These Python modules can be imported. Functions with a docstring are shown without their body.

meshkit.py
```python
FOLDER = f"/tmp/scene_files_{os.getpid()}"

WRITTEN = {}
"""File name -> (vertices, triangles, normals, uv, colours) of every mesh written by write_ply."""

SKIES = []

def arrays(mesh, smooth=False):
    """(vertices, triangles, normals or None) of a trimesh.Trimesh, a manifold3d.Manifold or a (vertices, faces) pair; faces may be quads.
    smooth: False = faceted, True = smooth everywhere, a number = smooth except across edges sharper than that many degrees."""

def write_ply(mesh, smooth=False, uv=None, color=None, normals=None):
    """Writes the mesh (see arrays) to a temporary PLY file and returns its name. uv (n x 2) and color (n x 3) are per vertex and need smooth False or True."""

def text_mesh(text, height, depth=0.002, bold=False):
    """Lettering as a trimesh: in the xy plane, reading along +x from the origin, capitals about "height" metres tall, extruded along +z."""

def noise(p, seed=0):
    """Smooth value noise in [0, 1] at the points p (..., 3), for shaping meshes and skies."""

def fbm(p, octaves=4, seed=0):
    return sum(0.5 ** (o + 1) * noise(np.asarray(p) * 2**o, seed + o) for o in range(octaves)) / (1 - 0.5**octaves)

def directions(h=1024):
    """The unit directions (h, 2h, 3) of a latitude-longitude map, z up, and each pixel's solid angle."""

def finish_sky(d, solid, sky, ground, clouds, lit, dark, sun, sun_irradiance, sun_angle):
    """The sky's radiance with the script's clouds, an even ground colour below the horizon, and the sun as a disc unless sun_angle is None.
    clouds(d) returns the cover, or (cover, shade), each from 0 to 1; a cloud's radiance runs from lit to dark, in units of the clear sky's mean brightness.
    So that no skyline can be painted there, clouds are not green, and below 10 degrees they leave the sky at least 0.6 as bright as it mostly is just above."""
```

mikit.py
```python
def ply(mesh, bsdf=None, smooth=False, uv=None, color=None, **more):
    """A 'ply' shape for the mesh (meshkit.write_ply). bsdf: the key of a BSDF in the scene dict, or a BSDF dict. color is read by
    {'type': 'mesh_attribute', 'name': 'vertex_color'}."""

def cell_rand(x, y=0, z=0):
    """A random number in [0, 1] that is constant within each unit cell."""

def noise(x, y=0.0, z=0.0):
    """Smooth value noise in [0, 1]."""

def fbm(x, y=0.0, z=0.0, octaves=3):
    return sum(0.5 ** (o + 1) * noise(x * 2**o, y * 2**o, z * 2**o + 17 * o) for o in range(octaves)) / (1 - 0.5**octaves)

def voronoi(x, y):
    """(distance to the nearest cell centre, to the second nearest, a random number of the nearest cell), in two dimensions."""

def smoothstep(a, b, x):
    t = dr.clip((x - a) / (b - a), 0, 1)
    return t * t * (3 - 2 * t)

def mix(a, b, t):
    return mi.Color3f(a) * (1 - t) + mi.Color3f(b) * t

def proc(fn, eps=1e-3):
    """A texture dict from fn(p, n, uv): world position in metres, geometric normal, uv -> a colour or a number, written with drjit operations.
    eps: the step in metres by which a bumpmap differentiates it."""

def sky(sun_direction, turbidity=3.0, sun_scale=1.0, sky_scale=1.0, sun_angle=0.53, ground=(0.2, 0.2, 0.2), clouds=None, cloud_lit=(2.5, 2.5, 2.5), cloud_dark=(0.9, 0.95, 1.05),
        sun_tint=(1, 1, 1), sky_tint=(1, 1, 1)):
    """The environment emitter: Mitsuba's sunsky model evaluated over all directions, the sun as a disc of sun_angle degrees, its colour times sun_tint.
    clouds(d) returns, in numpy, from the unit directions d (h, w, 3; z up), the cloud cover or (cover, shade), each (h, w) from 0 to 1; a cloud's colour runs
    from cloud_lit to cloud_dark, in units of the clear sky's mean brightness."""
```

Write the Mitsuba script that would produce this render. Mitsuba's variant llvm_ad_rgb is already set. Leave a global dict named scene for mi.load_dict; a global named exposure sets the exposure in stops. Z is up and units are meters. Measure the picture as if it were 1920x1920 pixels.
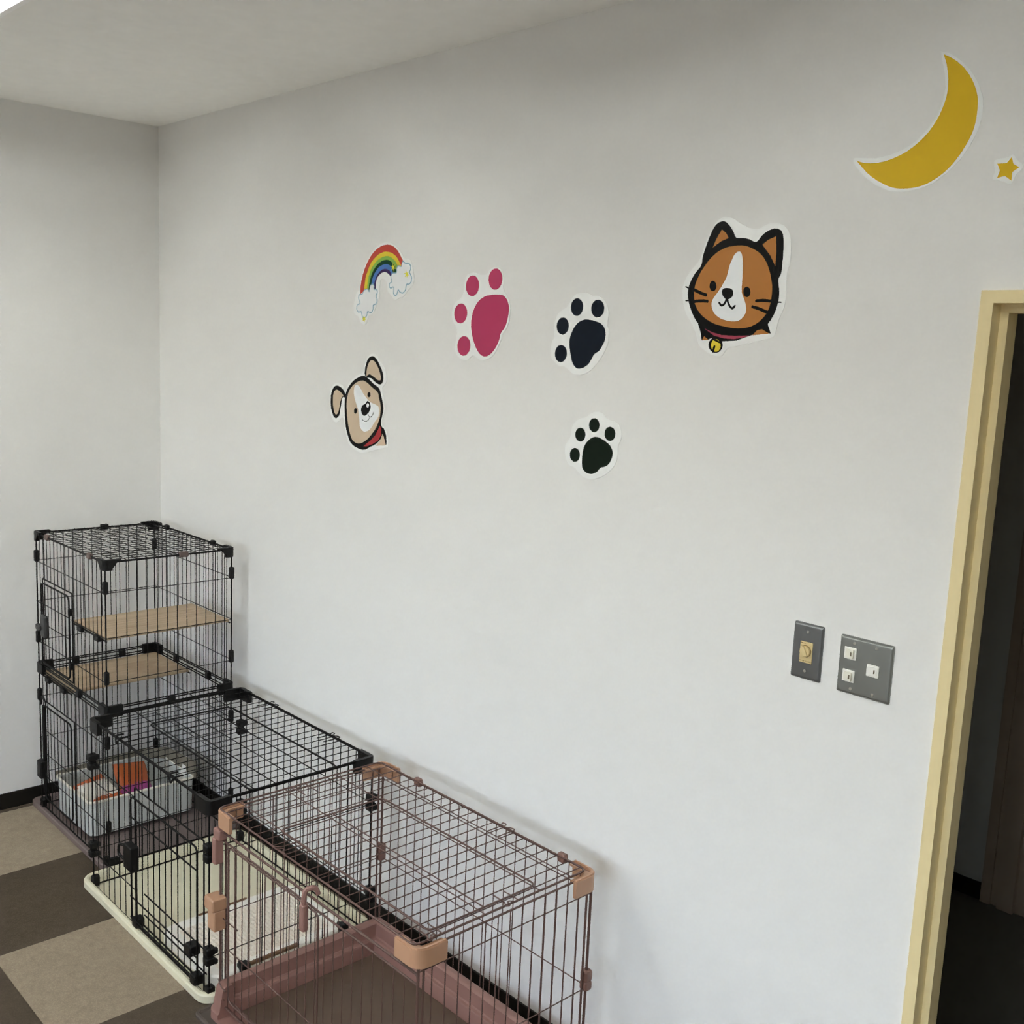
import math, random
import numpy as np
import trimesh
import manifold3d as m3
import mitsuba as mi
import drjit as dr
import mikit, meshkit
from mikit import noise, fbm, mix, smoothstep, cell_rand
from shapely.geometry import Polygon, LineString, box as sbox
from shapely.ops import unary_union

random.seed(7)
T = mi.ScalarTransform4f
scene, labels = {}, {}

# ------------------------------------------------------------------ camera
CAM = np.array([4.19843, -1.95076, 1.88098])
YAW, PITCH, ROLL = -0.8135095, -0.1539778, 0.0447110
fwd = np.array([math.sin(YAW) * math.cos(PITCH), math.cos(YAW) * math.cos(PITCH), math.sin(PITCH)])
rgt = np.cross(fwd, [0, 0, 1]); rgt /= np.linalg.norm(rgt)
upv = np.cross(rgt, fwd)
upv = -math.sin(ROLL) * rgt + math.cos(ROLL) * upv
scene['camera'] = {'type': 'perspective', 'fov': math.degrees(2 * math.atan(960 / 1997.782)), 'fov_axis': 'x',
                   'near_clip': 0.05, 'far_clip': 100.0,
                   'to_world': T().look_at(origin=CAM.tolist(), target=(CAM + fwd).tolist(), up=upv.tolist())}

# ------------------------------------------------------------------ light levels
exposure = 2.02
SKY_SCALE = 9.2                                       # bright overcast sky outside the window behind the viewer
LAMP = np.array([0.975, 1.0, 0.955]) * 14.4           # fluorescent tubes
SKY = mikit.sky((0.35, 0.75, 0.62), turbidity=4.0, sky_scale=SKY_SCALE, sun_scale=0.35, ground=(0.25, 0.24, 0.22),
                clouds=lambda d: np.clip(0.75 + 0.5 * np.sin(d[..., 0] * 3.1 + 1.0) * np.cos(d[..., 1] * 2.3), 0, 1), cloud_lit=(1.5, 1.5, 1.5), cloud_dark=(0.9, 0.95, 1.0))
scene['sky'] = SKY

# ------------------------------------------------------------------ room size (metres)
H = 2.678                      # ceiling
ROOM_X, ROOM_Y = 6.4, -4.4     # right-hand wall, wall behind the camera
DX0, DX1, DZ = 3.368, 4.17, 1.995   # door opening
WT = 0.065                     # wall thickness
COR = 1.765                    # corridor wall opposite the door

# ------------------------------------------------------------------ materials
def principled(color, rough=0.5, **k):
    d = {'type': 'principled', 'roughness': rough, **k}
    d['base_color'] = color if isinstance(color, dict) else {'type': 'rgb', 'value': list(color)}
    return d
def mat(name, d, two=True):
    scene['mat_' + name] = {'type': 'twosided', 'b': d} if two else d
    return 'mat_' + name

def wall_color(p, n, uv):
    u = fbm(p.x * 2.2 + p.y * 2.2, p.z * 2.2, 3.1, 3)
    g = noise(p.x * 240 + p.y * 240, p.z * 240)
    return mix((0.735, 0.73, 0.715), (0.785, 0.78, 0.765), 0.75 * u + 0.25 * g)
def wall_bump(p, n, uv):
    a = p.x + p.y
    return 0.6 * fbm(a * 30, p.z * 70, 0.0, 3) + 0.4 * noise(a * 130, p.z * 210)
def ceil_color(p, n, uv):
    return mix((0.79, 0.79, 0.765), (0.83, 0.83, 0.805), fbm(p.x * 30, p.y * 30, 0.0, 3))
def tile_fn(a, b, seed):
    def fn(p, n, uv):
        f = fbm(p.x * 55 + seed, p.y * 55, 1.7, 3)
        s = noise(p.x * 420 + seed, p.y * 420)
        t = dr.clip(0.55 * f + 0.5 * s * s + 0.1 * noise(p.x * 5 + seed, p.y * 5), 0, 1)
        return mix(a, b, t)
    return fn
def tile_bump(p, n, uv):
    return noise(p.x * 330, p.y * 330)
def wood_color(p, n, uv):
    # grain runs along y
    warp = fbm(p.x * 9, p.y * 2.2, 0.3, 3)
    ring = noise((p.x + 0.05 * warp) * 75, p.y * 2.5)
    fine = noise(p.x * 420, p.y * 9)
    c = mix((0.30, 0.215, 0.135), (0.48, 0.365, 0.25), dr.clip(0.55 * ring + 0.3 * fine + 0.25 * warp, 0, 1))
    knot = smoothstep(0.66, 0.78, fbm(p.x * 14 + 3.0, p.y * 5, 9.0, 2))
    return mix(c, (0.30, 0.20, 0.12), knot * 0.6)

mat('wall', {'type': 'bumpmap', 'arbitrary': mikit.proc(wall_bump, 0.0015), 'scale': 0.0009,
             'b': principled(mikit.proc(wall_color), 0.75, specular=0.3)})
mat('ceiling', principled(mikit.proc(ceil_color), 0.85, specular=0.2))
mat('baseboard', principled((0.007, 0.006, 0.005), 0.5, specular=0.2))
LIGHT_T = [tile_fn((0.195, 0.155, 0.112), (0.33, 0.275, 0.205), 0.0), tile_fn((0.205, 0.165, 0.12), (0.345, 0.29, 0.218), 31.0)]
DARK_T = [tile_fn((0.036, 0.028, 0.020), (0.075, 0.058, 0.043), 3.0), tile_fn((0.040, 0.031, 0.022), (0.082, 0.064, 0.048), 57.0)]
for i, fn in enumerate(LIGHT_T + DARK_T):
    mat('carpet_%d' % i, {'type': 'bumpmap', 'arbitrary': mikit.proc(tile_bump, 0.001), 'scale': 0.0012, 'b': principled(mikit.proc(fn), 0.95, specular=0.1)})
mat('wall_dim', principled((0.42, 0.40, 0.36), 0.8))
mat('outside_ground', principled((0.10, 0.10, 0.095), 0.9))
mat('subfloor', principled((0.04, 0.036, 0.03), 0.9))
mat('corridor_floor', principled((0.10, 0.10, 0.085), 0.6))
mat('corridor_wall', principled((0.40, 0.39, 0.35), 0.8))
mat('frame', principled((0.75, 0.625, 0.35), 0.42, specular=0.5))
mat('corridor_frame', principled((0.30, 0.23, 0.17), 0.5))
mat('black_wire', principled((0.003, 0.003, 0.003), 0.5, specular=0.12))
mat('black_plastic', principled((0.004, 0.004, 0.0042), 0.45, specular=0.18))
mat('grey_plastic', principled((0.016, 0.016, 0.017), 0.45, specular=0.5))
mat('brown_clip', principled((0.075, 0.048, 0.04), 0.45))
mat('mauve_wire', principled((0.080, 0.044, 0.037), 0.4, specular=0.3))
mat('mauve_plastic', principled((0.24, 0.128, 0.108), 0.42, specular=0.4))
mat('mauve_clip', principled((0.14, 0.07, 0.055), 0.42))
mat('peach', principled((0.42, 0.235, 0.145), 0.25, specular=0.5))
mat('brown_floor', principled((0.075, 0.05, 0.036), 0.5, specular=0.3))
mat('slide_tray', principled((0.06, 0.047, 0.04), 0.5))
mat('mauve_tray', principled((0.135, 0.103, 0.098), 0.45))
mat('green_tray', principled((0.70, 0.665, 0.50), 0.4, specular=0.5))
mat('white_plastic', principled((0.86, 0.84, 0.78), 0.35, specular=0.5))
mat('grille', principled((0.86, 0.79, 0.69), 0.45))
mat('pad_under', principled((0.22, 0.18, 0.14), 0.8))
mat('brown_bar', principled((0.13, 0.065, 0.03), 0.35))
mat('wood', principled(mikit.proc(wood_color), 0.5))
mat('wood_edge', principled((0.22, 0.16, 0.10), 0.6))
mat('litter_pan', principled((0.56, 0.58, 0.56), 0.4))
mat('litter_hood', principled((0.18, 0.165, 0.13), 0.5))
mat('litter_rim', principled((0.80, 0.77, 0.68), 0.4))
mat('orange_pack', principled((0.40, 0.095, 0.03), 0.35))
mat('orange_dark', principled((0.40, 0.10, 0.03), 0.35))
mat('purple_pack', principled((0.30, 0.04, 0.20), 0.35))
mat('white_pack', principled((0.72, 0.69, 0.62), 0.35))
mat('brown_pack', principled((0.20, 0.11, 0.06), 0.4))
mat('white_paper', principled((0.80, 0.79, 0.75), 0.6))
mat('grey_bag', principled((0.26, 0.28, 0.28), 0.4))
mat('steel', principled((0.24, 0.25, 0.24), 0.36, metallic=0.85))
mat('dark_steel', principled((0.16, 0.165, 0.17), 0.34, metallic=0.85))
mat('screw', principled((0.62, 0.62, 0.60), 0.22, metallic=0.9))
mat('cream', principled((0.62, 0.49, 0.25), 0.4))
mat('cream_print', principled((0.16, 0.10, 0.03), 0.6))
mat('switch_white', principled((0.80, 0.79, 0.74), 0.35))
mat('switch_rocker', principled((0.74, 0.72, 0.62), 0.35))
mat('switch_dark', principled((0.10, 0.08, 0.05), 0.4))
mat('lamp_housing', principled((0.85, 0.85, 0.84), 0.5))
mat('paper', principled((0.83, 0.84, 0.83), 0.28, specular=0.5))
for nm, c in {'pink': (0.42, 0.045, 0.115), 'navy': (0.003, 0.006, 0.012), 'darkgreen': (0.0035, 0.008, 0.0045), 'ink': (0.002, 0.002, 0.002),
              'tan': (0.62, 0.49, 0.36), 'orange': (0.40, 0.165, 0.045), 'white_ink': (0.84, 0.86, 0.87), 'red': (0.36, 0.035, 0.04),
              'magenta': (0.30, 0.05, 0.08), 'yellow': (0.72, 0.56, 0.05), 'gold': (0.68, 0.45, 0.03), 'lime': (0.22, 0.42, 0.08),
              'deepgreen': (0.004, 0.035, 0.015), 'blue': (0.075, 0.18, 0.46), 'violet': (0.03, 0.015, 0.07), 'rainbow_red': (0.48, 0.065, 0.05),
              'steelblue': (0.27, 0.42, 0.52), 'sparkle': (0.70, 0.68, 0.06)}.items():
    mat(nm, principled(c, 0.35, specular=0.06))
scene['mat_film'] = {'type': 'thindielectric', 'int_ior': 1.5}

# ------------------------------------------------------------------ scene helpers
def numbered(k):
    if k not in USED:
        USED.add(k); return k
    i = 1
    while '%s_%03d' % (k, i) in USED: i += 1
    k = '%s_%03d' % (k, i); USED.add(k); return k
USED = set()
def thing(name, label, cat, group=None):
    k = numbered(name)
    labels[k] = {'label': label, 'category': cat}
    if group: labels[k]['group'] = group
    return k
def obj(name, mesh, m, parent=None, smooth=30, to_world=None, label=None, kind=None, **more):
    k = numbered(parent + '__' + name if parent else name)
    d = dict(mesh) if isinstance(mesh, dict) else mikit.ply(mesh, 'mat_' + m if m else None, smooth=smooth, **more)
    if to_world is not None: d['to_world'] = to_world
    scene[k] = d
    if label or kind:
        labels[k] = {}
        if label: labels[k]['label'] = label
        if kind: labels[k]['kind'] = kind
    return k
def struct(name, mesh, m, label=None, **k):
    return obj(name, mesh, m, None, label=label, kind='structure', **k)

# ------------------------------------------------------------------ mesh helpers
def cat(*ms): return trimesh.util.concatenate([x for x in ms])
def box(x0, x1, y0, y1, z0, z1):
    b = trimesh.creation.box((x1 - x0, y1 - y0, z1 - z0)); b.apply_translation(((x0 + x1) / 2, (y0 + y1) / 2, (z0 + z1) / 2)); return b
def to_tm(m):
    k = m.to_mesh(); return trimesh.Trimesh(k.vert_properties[:, :3], k.tri_verts, process=False)
def rbox(x0, x1, y0, y1, z0, z1, r, seg=12):
    s = m3.Manifold.sphere(r, seg)
    return to_tm(m3.Manifold.batch_hull([s.translate((x, y, z)) for x in (x0 + r, x1 - r) for y in (y0 + r, y1 - r) for z in (z0 + r, z1 - r)]))
def round_path(pts, R, closed=False, n=5):
    pts = [np.array(p, float) for p in pts]; out = []
    N = len(pts)
    for i, p in enumerate(pts):
        if not closed and i in (0, N - 1): out.append(p); continue
        a, b = pts[i - 1] - p, pts[(i + 1) % N] - p
        la, lb = np.linalg.norm(a), np.linalg.norm(b); a /= la; b /= lb
        r = min(R, la * 0.48, lb * 0.48)
        for k in range(n + 1):
            t = k / n
            out.append((1 - t) ** 2 * (p + a * r) + 2 * t * (1 - t) * p + t * t * (p + b * r))
    return out
def tube(pts, r, closed=False, sides=8):
    P = np.array(pts, float); N = len(P)
    if closed: tan = np.roll(P, -1, 0) - np.roll(P, 1, 0)
    else:
        tan = np.empty_like(P); tan[1:-1] = P[2:] - P[:-2]; tan[0] = P[1] - P[0]; tan[-1] = P[-1] - P[-2]
    tan /= np.linalg.norm(tan, axis=1, keepdims=True)
    ref = np.array([0.31, 0.17, 0.93]); u = np.cross(tan[0], ref); u /= np.linalg.norm(u)
    V = []; ang = np.arange(sides) * 2 * math.pi / sides
    for i in range(N):
        u = u - tan[i] * (u @ tan[i]); u /= np.linalg.norm(u); w = np.cross(tan[i], u)
        V.append(P[i] + r * (np.cos(ang)[:, None] * u + np.sin(ang)[:, None] * w))
    V = np.vstack(V); F = []
    for i in range(N if closed else N - 1):
        j = (i + 1) % N
        for s in range(sides):
            t = (s + 1) % sides
            F += [[i * sides + s, i * sides + t, j * sides + t], [i * sides + s, j * sides + t, j * sides + s]]
    if not closed:
        for e, rev in ((0, True), (N - 1, False)):
            c = len(V); V = np.vstack([V, P[e]])
            for s in range(sides):
                t = (s + 1) % sides; a, b = e * sides + s, e * sides + t
                F.append([c, b, a] if rev else [c, a, b])
    # closed loops: twist of the last ring is small for planar rectangles
    return trimesh.Trimesh(V, F, process=False)
def rr_ring(x0, x1, y0, y1, R, inset, z, n=6):
    R = max(R - inset, 0.003); x0 += inset; x1 -= inset; y0 += inset; y1 -= inset
    o = []
    for cx, cy, a0 in ((x1 - R, y1 - R, 0), (x0 + R, y1 - R, 90), (x0 + R, y0 + R, 180), (x1 - R, y0 + R, 270)):
        for k in range(n + 1):
            a = math.radians(a0 + 90 * k / n); o.append((cx + R * math.cos(a), cy + R * math.sin(a), z))
    return np.array(o)
def loft(rings, cap0=True, cap1=True):
    n = len(rings[0]); V = np.vstack(rings); F = []
    for i in range(len(rings) - 1):
        for s in range(n):
            t = (s + 1) % n; a, b, c, d = i * n + s, i * n + t, (i + 1) * n + t, (i + 1) * n + s
            F += [[a, b, c], [a, c, d]]
    if cap0:
        c = len(V); V = np.vstack([V, rings[0].mean(0)])
        F += [[c, (s + 1) % n, s] for s in range(n)]
    if cap1:
        c = len(V); V = np.vstack([V, rings[-1].mean(0)]); o = (len(rings) - 1) * n
        F += [[c, o + s, o + (s + 1) % n] for s in range(n)]
    return trimesh.Trimesh(V, F, process=False)
def tray(x0, x1, y0, y1, R, prof, n=6):
    return loft([rr_ring(x0, x1, y0, y1, R, i, z, n) for i, z in prof])
def extrude(poly, h):
    if poly.geom_type == 'MultiPolygon': return cat(*[extrude(g, h) for g in poly.geoms])
    return trimesh.creation.extrude_polygon(poly, h)
def on_wall(poly, y0, y1):
    """A polygon in wall coordinates (x, z) as a sheet from y0 (towards the room) to y1 (towards the wall)."""
    m = extrude(poly, abs(y1 - y0)); v = np.array(m.vertices)
    m.vertices = np.stack([v[:, 0], max(y0, y1) - v[:, 2], v[:, 1]], 1); return m   # (x,z,-y) keeps handedness
def cr(pts, n=4, closed=True):
    P = np.array(pts, float); N = len(P); out = []
    for i in range(N if closed else N - 1):
        p0, p1, p2, p3 = (P[(i + k) % N] if closed else P[min(max(i + k, 0), N - 1)] for k in (-1, 0, 1, 2))
        for k in range(n):
            t = k / n
            out.append(0.5 * (2 * p1 + (p2 - p0) * t + (2 * p0 - 5 * p1 + 4 * p2 - p3) * t * t + (3 * p1 - p0 - 3 * p2 + p3) * t ** 3))
    if not closed: out.append(P[-1])
    return [tuple(q) for q in out]

# unit rod (radius 1, length 1 along z), one ply per material, shared by all wires
def _rod(sides=8):
    a = np.arange(sides) * 2 * math.pi / sides
    ring = np.stack([np.cos(a), np.sin(a), 0 * a], 1)
    return loft([ring, ring + [0, 0, 1]])
ROD = _rod()
RODS = {}
def wire(p0, p1, r, m, parent, name='wire'):
    if m not in RODS: RODS[m] = mikit.ply(ROD, 'mat_' + m, smooth=50)
    p0, p1 = np.array(p0, float), np.array(p1, float); z = p1 - p0; L = np.linalg.norm(z); z /= L
    x = np.cross(z, [0.6, 0.8, 0.0] if abs(z[2]) > 0.9 else [0, 0, 1]); x /= np.linalg.norm(x); y = np.cross(z, x)
    M = np.eye(4); M[:3, 0] = x * r; M[:3, 1] = y * r; M[:3, 2] = z * L; M[:3, 3] = p0
    return obj(name, RODS[m], None, parent, to_world=T(M))

# ================================================================== the setting
def wall_with_hole(x0, x1, z0, z1, hx0, hx1, hz0, hz1, y0, y1):
    p = sbox(x0, z0, x1, z1).difference(sbox(hx0, hz0, hx1, hz1))
    return on_wall(p, y0, y1)
struct('wall_right', wall_with_hole(-WT, ROOM_X + WT, -0.1, H, DX0 - 0.004, DX1 + 0.004, -0.12, DZ + 0.004, 0.0, WT), 'wall', 'off-white papered wall with the animal stickers and the doorway', smooth=False)
struct('wall_left', box(-WT, 0, ROOM_Y, 0, -0.1, H), 'wall', 'off-white papered end wall behind the tall cage', smooth=False)
struct('wall_far', box(ROOM_X, ROOM_X + WT, ROOM_Y, 0, -0.1, H), 'wall_dim', 'papered wall on the near side, out of view', smooth=False)
WX0, WX1, WZ0, WZ1 = 0.9, 5.7, 0.50, 1.95
struct('wall_back', wall_with_hole(-WT, ROOM_X + WT, -0.1, H, WX0, WX1, WZ0, WZ1, ROOM_Y - WT, ROOM_Y), 'wall_dim', 'papered wall behind the viewer', smooth=False)
w1 = numbered('window_1'); labels[w1] = {'kind': 'structure', 'label': 'wide sash window in the wall behind the viewer'}
fp = sbox(WX0, WZ0, WX1, WZ1).difference(unary_union([sbox(WX0 + 0.04 + i * 1.2 - 0.0, WZ0 + 0.04, WX0 + 1.16 + i * 1.2, WZ1 - 0.04) for i in range(4)]))
obj('frame', on_wall(fp, ROOM_Y - 0.10, ROOM_Y - 0.05), 'steel', w1, smooth=False)
struct('ground', box(-30, 40, -40, ROOM_Y - WT, -0.6, -0.5), 'outside_ground', 'paved ground outside the window')
struct('baseboard_left', box(0, 0.006, ROOM_Y, -0.006, 0, 0.0635), 'baseboard', 'black vinyl baseboard along the end wall')
struct('baseboard_right', cat(box(0, DX0 - 0.0245, -0.006, 0, 0, 0.0635), box(DX1 + 0.0245, ROOM_X, -0.006, 0, 0, 0.0635)), 'baseboard', 'black vinyl baseboard along the sticker wall behind the cages')

# floor: slab and 50 cm carpet tiles in a checkerboard
struct('floor', box(0, ROOM_X, ROOM_Y, 0, -0.10, -0.006), 'subfloor', 'floor of checkerboard carpet tiles')
TILE = rbox(0.0004, 0.4996, 0.0004, 0.4996, -0.0062, 0.0, 0.0012, 8)
TPLY = [mikit.ply(TILE, 'mat_carpet_%d' % i, smooth=False) for i in range(4)]
TX0, TY0 = 0.0308, -0.0137     # tile joints sit at TX0 + k/2, TY0 - k/2
rs = random.Random(3)
for i in range(-1, 13):
    for j in range(-1, 9):
        x, y = TX0 + 0.5 * i, TY0 - 0.5 * (j + 1)
        light = (i + j) % 2 == 1
        q = (0 if light else 2) + rs.randint(0, 1)
        if i == -1 or j == -1 or i == 12 or j == 8:            # cut to fit along the walls
            xa, xb_, ya, yb2 = max(x, 0.0), min(x + 0.4996, ROOM_X), max(y, ROOM_Y), min(y + 0.4996, -0.0005)
            obj('carpet_tile', box(xa, xb_, ya, yb2, -0.0062, 0.0), 'carpet_%d' % q, 'floor', smooth=False)
        else:
            obj('carpet_tile', TPLY[q], None, 'floor', to_world=T().translate([x, y, 0]))

# ceiling with the openings of the recessed lamps
LAMPS = [(1.03, 1.33, -2.208, -0.948), (3.55, 3.85, -2.208, -0.948), (1.03, 1.33, -3.90, -2.64), (3.55, 3.85, -3.90, -2.64)]
cp = sbox(0, ROOM_Y, ROOM_X, 0)
for a, b, c, d in LAMPS: cp = cp.difference(sbox(a, c, b, d))
cm = extrude(cp, 0.09); cm.apply_translation((0, 0, H))
struct('ceiling', cm, 'ceiling', 'off-white ceiling with recessed lamps', smooth=False)
LDEPTH = 0.075
def lamp(a, b, c, d, label):
    t = thing('ceiling_light', label, 'ceiling light', 'recessed fluorescent ceiling lights')
    e = 0.004
    hp = sbox(a, c, b, d)
    # open box: top and four sloping-free sides
    hm = cat(box(a, b, c, d, H + LDEPTH - 0.002, H + LDEPTH), box(a, a + e, c, d, H, H + LDEPTH), box(b - e, b, c, d, H, H + LDEPTH),
             box(a, b, c, c + e, H, H + LDEPTH), box(a, b, d - e, d, H, H + LDEPTH))
    obj('housing', hm, 'lamp_housing', t, smooth=False)
    fr = sbox(a - 0.012, c - 0.012, b + 0.012, d + 0.012).difference(sbox(a + 0.004, c + 0.004, b - 0.004, d - 0.004))
    fm = extrude(fr, 0.003); fm.apply_translation((0, 0, H - 0.003))
    obj('rim', fm, 'lamp_housing', t, smooth=False)
    for s in (-1, 1):
        xc = (a + b) / 2 + s * 0.07
        obj('tube', tube([(xc, c + 0.02, H + 0.036), (xc, d - 0.02, H + 0.036)], 0.015, sides=16), 'lamp_housing', t,
            emitter={'type': 'area', 'radiance': {'type': 'rgb', 'value': LAMP.tolist()}})
lamp(*LAMPS[0], 'recessed fluorescent light glaring at the upper left edge of the ceiling')
lamp(*LAMPS[1], 'recessed fluorescent light in the ceiling in front of the doorway, out of view')
lamp(*LAMPS[2], 'recessed fluorescent light in the ceiling along the end wall, farther from the stickers')
lamp(*LAMPS[3], 'recessed fluorescent light in the ceiling behind the viewer')

# ------------------------------------------------------------------ doorway: painted steel frame
d1 = numbered('door_1'); labels[d1] = {'kind': 'structure', 'label': 'cream painted steel door frame of the open doorway at right'}
F0 = DX0 - 0.0235      # outer edge of the architrave
def jamb(x, s):        # x: inner edge of the face, s=+1 left jamb, -1 right jamb
    P = [(-0.0235, -0.012), (0, -0.012), (0, 0.023), (0.015, 0.023), (0.015, 0.0615), (0.0, 0.0615), (0.0, WT + 0.012), (-0.0235, WT + 0.012), (-0.0235, WT), (-0.004, WT), (-0.004, 0.0), (-0.0235, 0.0)]
    pp = Polygon([(x + s * u, v) for u, v in P])
    return extrude(pp, DZ)
obj('jamb', jamb(DX0, 1), 'frame', d1, smooth=False)
obj('jamb', jamb(DX1, -1), 'frame', d1, smooth=False)
P = [(DZ + 0.0225, -0.012), (DZ, -0.012), (DZ, 0.023), (DZ - 0.015, 0.023), (DZ - 0.015, 0.0615), (DZ, 0.0615), (DZ, WT + 0.012), (DZ + 0.0225, WT + 0.012), (DZ + 0.0225, WT), (DZ + 0.004, WT), (DZ + 0.004, 0.0), (DZ + 0.0225, 0.0)]
hm = extrude(Polygon([(v, z) for z, v in P]), DX1 - DX0 + 0.047)   # (y, z) profile, extruded along x
v = np.array(hm.vertices); hm.vertices = np.stack([v[:, 2] + F0, v[:, 0], v[:, 1]], 1)
obj('head', hm, 'frame', d1, smooth=False)
# ------------------------------------------------------------------ dark corridor beyond
struct('floor_corridor', box(1.2, ROOM_X, 0.0, COR + 0.1, -0.10, -0.002), 'corridor_floor', 'dark floor of the unlit corridor')
struct('wall_corridor', box(1.2, 2.84, COR, COR + 0.1, -0.1, H), 'corridor_wall', 'wall of the unlit corridor', smooth=False)
struct('wall_corridor_end', box(1.1, 1.2, WT, COR, -0.1, H), 'corridor_wall', 'end wall of the unlit corridor', smooth=False)
struct('wall_corridor_near', box(ROOM_X, ROOM_X + 0.1, WT, COR + 0.1, -0.1, H), 'corridor_wall', 'near end of the unlit corridor', smooth=False)
struct('ceiling_corridor', box(1.1, ROOM_X + 0.1, WT, COR + 0.1, H, H + 0.1), 'corridor_wall', 'ceiling of the unlit corridor', smooth=False)
struct('baseboard_corridor', box(1.2, 2.80, COR - 0.006, COR, 0, 0.0635), 'baseboard', 'black baseboard of the corridor wall')
d2 = numbered('door_2'); labels[d2] = {'kind': 'structure', 'label': 'dark brown door frame across the unlit corridor'}
obj('jamb', cat(box(2.80, 2.835, COR - 0.014, COR + 0.03, 0, 2.05), box(2.835, 2.86, COR - 0.004, COR + 0.05, 0, 2.05), box(2.86, 2.915, COR - 0.02, COR + 0.02, 0, 2.05)), 'corridor_frame', d2, smooth=False)
obj('leaf', rbox(2.913, 3.752, COR + 0.0, COR + 0.035, -0.002, 2.055, 0.003), 'corridor_frame', d2)
obj('jamb', box(3.75, 3.81, COR - 0.014, COR + 0.03, 0, 2.05), 'corridor_frame', d2, smooth=False)
obj('head', box(2.80, 3.81, COR - 0.014, COR + 0.03, 2.05, 2.11), 'corridor_frame', d2, smooth=False)
struct('wall_corridor_right', cat(box(3.81, ROOM_X, COR, COR + 0.1, -0.1, H), box(2.80, 3.81, COR, COR + 0.1, 2.11, H)), 'corridor_wall', 'wall of the unlit corridor right of its door', smooth=False)

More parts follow.
